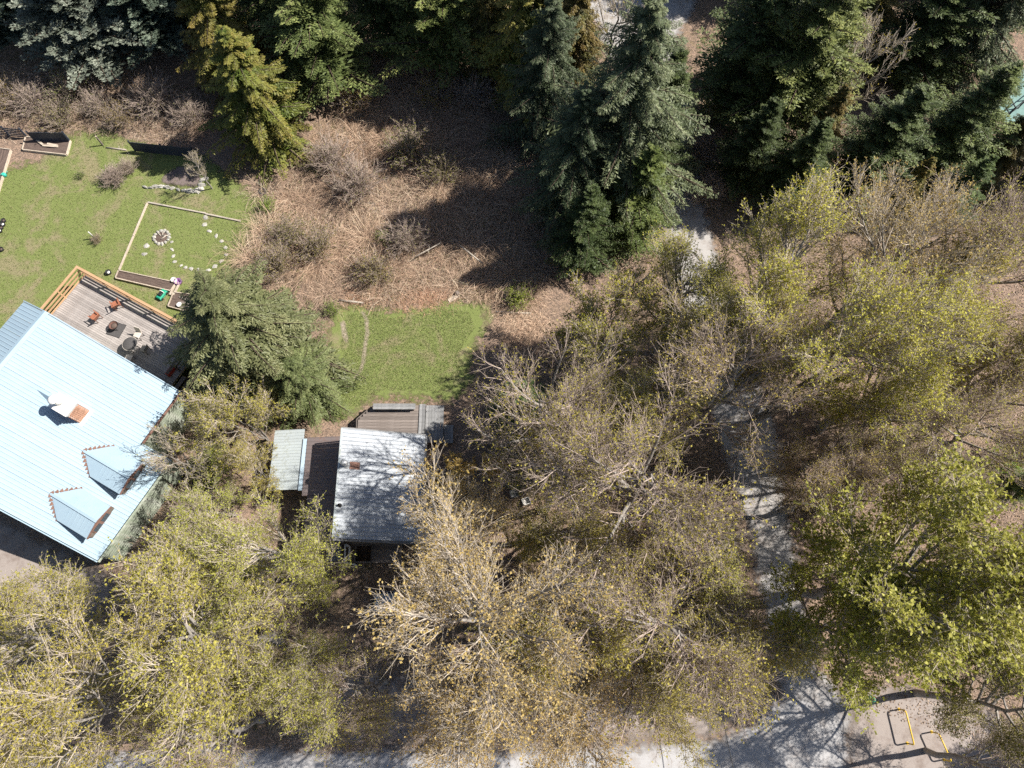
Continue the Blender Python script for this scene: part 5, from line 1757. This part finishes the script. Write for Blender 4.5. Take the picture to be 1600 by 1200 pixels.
# ---- shrubs
SV = {
    's': make_shrub(31, 1.4, 1.3),
    't': make_shrub(32, 1.2, 1.2, leafn=400),
    'u': make_shrub(33, 1.3, 1.2, leafn=6000, leafmat='leaf_gr'),
    'v': make_shrub(34, 0.9, 0.9, ncane=120, leafn=200, wood='twig_pink'),
}
shr = [
    (182, 282, 'v', 1.05, (1, 1, 1), "rounded brown dormant bush on the lawn beside the rock edging"),
    (205, 268, 't', 0.7, (1, 1, 1), "loose dry shrub touching the rounded brown bush"),
    (120, 150, 's', 1.3, (0.8, 1, 0.7), "olive leafed shrub under the silvery blue conifer"),
    (60, 170, 't', 1.4, (1, 1, 1), "bare grey shrub behind the short trellis"),
    (15, 165, 's', 1.3, (1.2, 1.0, 0.6), "ochre shrub at the left frame edge above the trellis"),
    (100, 190, 's', 1.1, (1, 1, 0.8), "twiggy shrub between the short trellis and the conifers"),
    (190, 195, 's', 1.0, (1.1, 0.9, 0.6), "russet olive shrub above the long trellis"),
    (160, 175, 't', 1.2, (1, 1, 1), "pinkish bare shrub above the lawn stake"),
    (250, 170, 't', 1.6, (1, 1, 1), "large bare shaded shrub behind the long trellis"),
    (300, 190, 't', 1.3, (1, 1, 1), "bare shaded shrub beneath the golden cedar"),
    (420, 325, 'u', 0.55, (0.8, 1.2, 0.8), "small bright green shrub at the lawn corner below the tyres"),
    (455, 375, 's', 1.1, (1.1, 1.1, 0.8), "grey green rounded shrub at the left of the dry brush"),
    (500, 395, 's', 1.2, (1.1, 1.0, 0.7), "rounded twiggy shrub in the dry brush above the small lawn"),
    (600, 375, 'u', 0.5, (0.8, 1.1, 0.7), "small green leafed shrub in the middle of the dry brush"),
    (560, 158, 's', 1.3, (1.5, 1.3, 0.6), "yellow olive shrub at the top left of the dry brush"),
    (675, 160, 's', 1.2, (1.5, 1.3, 0.6), "yellow olive shrub under the lit fir at the brush top"),
    (745, 165, 't', 1.5, (1, 1, 1), "pale bare shrub below the olive cedar at the brush top"),
    (640, 248, 's', 1.4, (0.9, 1.0, 0.5), "dark olive shrub at the shadow edge in the dry brush"),
    (690, 275, 's', 1.2, (1.0, 1.0, 0.5), "olive shrub inside the spruce shadow on the brush"),
    (560, 300, 't', 1.7, (1, 1, 1), "wide bare bramble bush in the middle of the dry brush"),
    (520, 260, 't', 1.5, (1, 1, 1), "bare bramble bush right of the golden tipped cedar"),
    (640, 385, 't', 1.5, (1, 1, 1), "pale bramble bush left of the dead pale branch"),
    (440, 420, 's', 1.2, (1.1, 1.0, 0.6), "russet shrub between the brush and the pale hemlock"),
    (590, 430, 's', 1.1, (1.2, 1.1, 0.6), "straw coloured shrub above the small lawn's top edge"),
    (810, 470, 'u', 0.8, (0.8, 1.0, 0.6), "small upright green shrub beside the chip pile"),
    (520, 486, 'u', 0.5, (0.7, 1.0, 0.9), "little blue green plant at the footpath's upper end"),
    (128, 276, 'u', 0.28, (0.6, 0.9, 0.8), "tiny grey green plant in the lawn below the planked bed"),
    (155, 377, 's', 0.35, (1.3, 1.2, 0.9), "dry grass tussock at the foot of the white lawn post"),
    (1560, 735, 'u', 1.4, (0.75, 1.1, 0.7), "leafy green shrub at the right edge below the twiggy trees"),
    (330, 740, 'u', 1.1, (0.6, 0.85, 0.6), "green shrub against the blue house's lower wall"),
    (300, 810, 't', 1.4, (1, 1, 1), "bare brown shrub hugging the blue house's lower corner"),
    (265, 860, 't', 1.3, (1, 1, 1), "bare brown shrub under the blue roof's lowest corner"),
    (805, 755, 'u', 0.5, (0.7, 1.0, 0.7), "small green shrub next to the garden chair"),
    (1100, 900, 's', 1.3, (0.9, 0.9, 0.7), "understorey shrub left of the gravel drive"),
    (1010, 920, 't', 1.5, (1, 1, 1), "brown understorey shrub below the bare branched tree"),
    (960, 860, 's', 1.2, (0.9, 0.9, 0.6), "olive understorey shrub below the bare branched tree"),
    (1330, 760, 't', 1.6, (1, 1, 1), "pinkish bare shrub right of the gravel drive"),
    (1480, 760, 't', 1.7, (1, 1, 1), "brown bare shrub above the bright green leafy tree"),
    (1270, 790, 's', 1.1, (1, 0.9, 0.6), "twiggy shrub on the right edge of the drive"),
    (1440, 720, 's', 1.3, (0.9, 0.9, 0.6), "olive shrub below the grove near the right edge"),
    (1085, 250, 't', 1.6, (1, 1, 1), "pinkish bare shrub beside the shaded upper drive"),
    (1100, 310, 't', 1.4, (1, 1, 1), "bare shrub on the drive's right side near the grove"),
    (1040, 1110, 'u', 0.7, (0.8, 0.9, 0.6), "green roadside shrub left of the drive mouth"),
]
for i, (cx, cy, kd, s, colr, lab) in enumerate(shr):
    place(SV[kd], "shrub", lab, "shrub", P(cx, cy), i * 1.3, s, colr, "shrubs of the garden and understorey")


# ---- dry brush thickets: arching canes
def brush(name, poly, ncane, label, hgt=1.1, leaf=4000, seed=5, clump=170, col=(1, 1, 1), spread=0.42, fan=1.3):
    r = np.random.default_rng(seed)
    area_n = max(8, int(ncane / clump))
    ctr = sample_poly(poly, area_n, r)
    ch_ = hgt * (0.35 + 1.1 * r.random(area_n) ** 1.5)
    cr_ = r.random(area_n)
    ci = r.integers(0, area_n, ncane)
    off_ = r.normal(size=(ncane, 2)) * spread
    base = ctr[ci] + off_
    stray = r.random(ncane) < 0.25
    base[stray] = sample_poly(poly, int(stray.sum()), r)
    az = np.where(stray, r.random(ncane) * 6.283, np.arctan2(off_[:, 1], off_[:, 0]) + r.normal(size=ncane) * fan)
    K = 5
    L0 = ch_[ci] * (0.7 + 0.9 * r.random(ncane)) * np.where(stray, 0.6, 1.0)
    C = np.zeros((ncane, K, 3))
    C[:, 0, :2] = base
    pt = 1.45 - 0.5 * r.random(ncane)
    for k in range(1, K):
        pt = pt - (0.25 + 0.45 * r.random(ncane))
        az = az + r.normal(size=ncane) * 0.25
        d = np.stack([np.cos(az) * np.cos(pt), np.sin(az) * np.cos(pt), np.sin(pt)], -1)
        C[:, k] = C[:, k - 1] + d * (L0 / (K - 1))[:, None]
    C[:, :, 2] = np.maximum(C[:, :, 2], 0.02)
    wd = (0.003 + 0.006 * r.random(ncane))[:, None, None]
    side = unit(r.normal(size=(ncane, 3)) * np.array([1, 1, 0.4]))[:, None] * wd
    v = np.stack([C - side, C + side], 2).reshape(-1, 3)
    idx = np.arange(ncane * K * 2).reshape(ncane, K, 2)
    q = np.stack([idx[:, :-1, 0], idx[:, :-1, 1], idx[:, 1:, 1], idx[:, 1:, 0]], -1).reshape(-1, 4)
    tint = np.clip(0.5 * cr_[ci] + 0.55 * r.random(ncane), 0, 1)
    me = mesh_np(name, v, q, M['brush'], {"tint": ('FACE', np.repeat(tint, K - 1))})
    o = link(name, me)
    o.color = (*col, 1)
    tag(o, label, "brush", kind='stuff')
    if leaf:
        i = r.integers(0, ncane, leaf)
        kk = r.integers(1, K, leaf)
        keep = cr_[ci[i]] > 0.55
        i, kk = i[keep], kk[keep]
        n = len(i)
        s = 0.05 + 0.06 * r.random(n)
        v, f = cards(C[i, kk] + r.normal(size=(n, 3)) * 0.04, r.normal(size=(n, 3)), unit(np.array([0, 0, 1.0]) + r.normal(size=(n, 3)) * 0.5), s, s * 0.7)
        lm_ = mesh_np("brush_leaves", v, f, M['brush_ol'], {"tint": ('FACE', r.random(n))})
        tag(link("brush_leaves", lm_, o), kind='stuff')
    return o


BR1 = poly_px([(400, 300), (455, 262), (500, 215), (545, 140), (640, 118), (760, 125), (850, 150), (900, 260), (880, 400), (840, 470), (785, 478), (705, 455), (600, 462), (520, 468), (470, 482), (400, 470), (378, 430), (392, 400), (405, 350), (445, 322)])
brush("brush_thicket", BR1, 52000, "wide tangle of dry pinkish canes filling the clearing", 0.95, 40000)
brush("bramble_mounds", BR1, 34000, "taller rounded mounds of dry brambles across the clearing", 1.5, 30000, 21, 420, (1.05, 1.0, 0.95), 0.45, 0.95)
BR2 = poly_px([(-80, 120), (40, 110), (170, 120), (330, 150), (330, 235), (215, 210), (160, 195), (110, 200), (50, 205), (-80, 215)])
brush("brush_thicket", BR2, 12000, "strip of dry brush between the left lawn and conifers", 1.0, 10000, 6)
BR3 = poly_px([(770, 470), (850, 470), (880, 560), (830, 600), (790, 530), (770, 500)])
brush("chip_pile", BR3, 5000, "pale pile of cut dry stalks right of the small lawn", 0.5, 0, 8, col=(1.2, 1.15, 1.1))
BR4 = poly_px([(1150, 420), (1640, 380), (1640, 760), (1400, 820), (1260, 800), (1230, 640)])
brush("understorey_brush", BR4, 16000, "pinkish understorey brush right of the gravel drive", 0.8, 5000, 9)
BR5 = poly_px([(850, 780), (1140, 780), (1165, 930), (1150, 1060), (820, 1060), (700, 900)])
brush("understorey_brush", BR5, 9000, "sparse dry understorey brush left of the gravel drive", 0.6, 6000, 10)
BR6 = poly_px([(60, 900), (480, 800), (540, 1000), (440, 1140), (60, 1150)])
brush("understorey_brush", BR6, 7000, "sparse dry brush beneath the lower left trees", 0.6, 6000, 12, col=(0.9, 0.95, 0.8))
BR7 = poly_px([(540, 462), (620, 455), (700, 455), (712, 466), (640, 478), (560, 476)])
brush("cut_stalks", BR7, 3500, "reddish band of cut stalks along the small lawn's top edge", 0.35, 600, 13, col=(1.1, 0.9, 0.8))


# ---- grass blades and fallen leaves
def blades(name, polys, n, mat, size, label, flat=False, seed=3, cat="grass"):
    r = np.random.default_rng(seed)
    pts = np.vstack([sample_poly(p, k, r) for p, k in zip(polys, n)])
    N_ = len(pts)
    s = size * (0.5 + r.random(N_))
    if flat:
        pos = np.column_stack([pts, 0.02 + 0.03 * r.random(N_)])
        dv = unit(r.normal(size=(N_, 3)) * np.array([1, 1, 0.25]))
        nr = unit(np.array([0, 0, 1.0]) + r.normal(size=(N_, 3)) * 0.3)
        v, f = cards(pos, dv, nr, s, s * 0.6)
    else:
        d = unit(np.column_stack([r.normal(size=(N_, 2)) * 0.75, np.full(N_, 0.6)]))
        sd_ = unit(np.column_stack([-d[:, 1], d[:, 0], np.zeros(N_)])) * (s * 0.16)[:, None]
        p0 = np.column_stack([pts, np.full(N_, 0.005)])
        v = np.stack([p0 - sd_, p0 + sd_, p0 + d * s[:, None]], 1).reshape(-1, 3)
        f = np.arange(N_ * 3).reshape(-1, 3)
    me = mesh_np(name, v, f, mat, {"tint": ('FACE', r.random(N_) ** 1.2)})
    o = link(name, me)
    tag(o, label, cat, kind='stuff')
    return o


def shrink(poly, k=0.97):
    c = poly.mean(0)
    return c + (poly - c) * k


blades("lawn_grass", [shrink(LAWN_A), shrink(LAWN_B, 0.78)], [70000, 20000], M['grass'], 0.085, "short patchy lawn grass left and beside the small cabin")
FL1 = poly_px([(440, 1180), (440, 820), (540, 880), (700, 640), (780, 560), (900, 700), (1150, 700), (1190, 1100), (900, 1160)])
FL2 = poly_px([(1160, 420), (1640, 380), (1640, 1200), (1330, 1100), (1260, 900)])
blades("fallen_leaves", [FL1, FL2], [36000, 24000], M['litter'], 0.1, "brown fallen leaves covering ground beneath the bare trees", True, 4, "leaves")
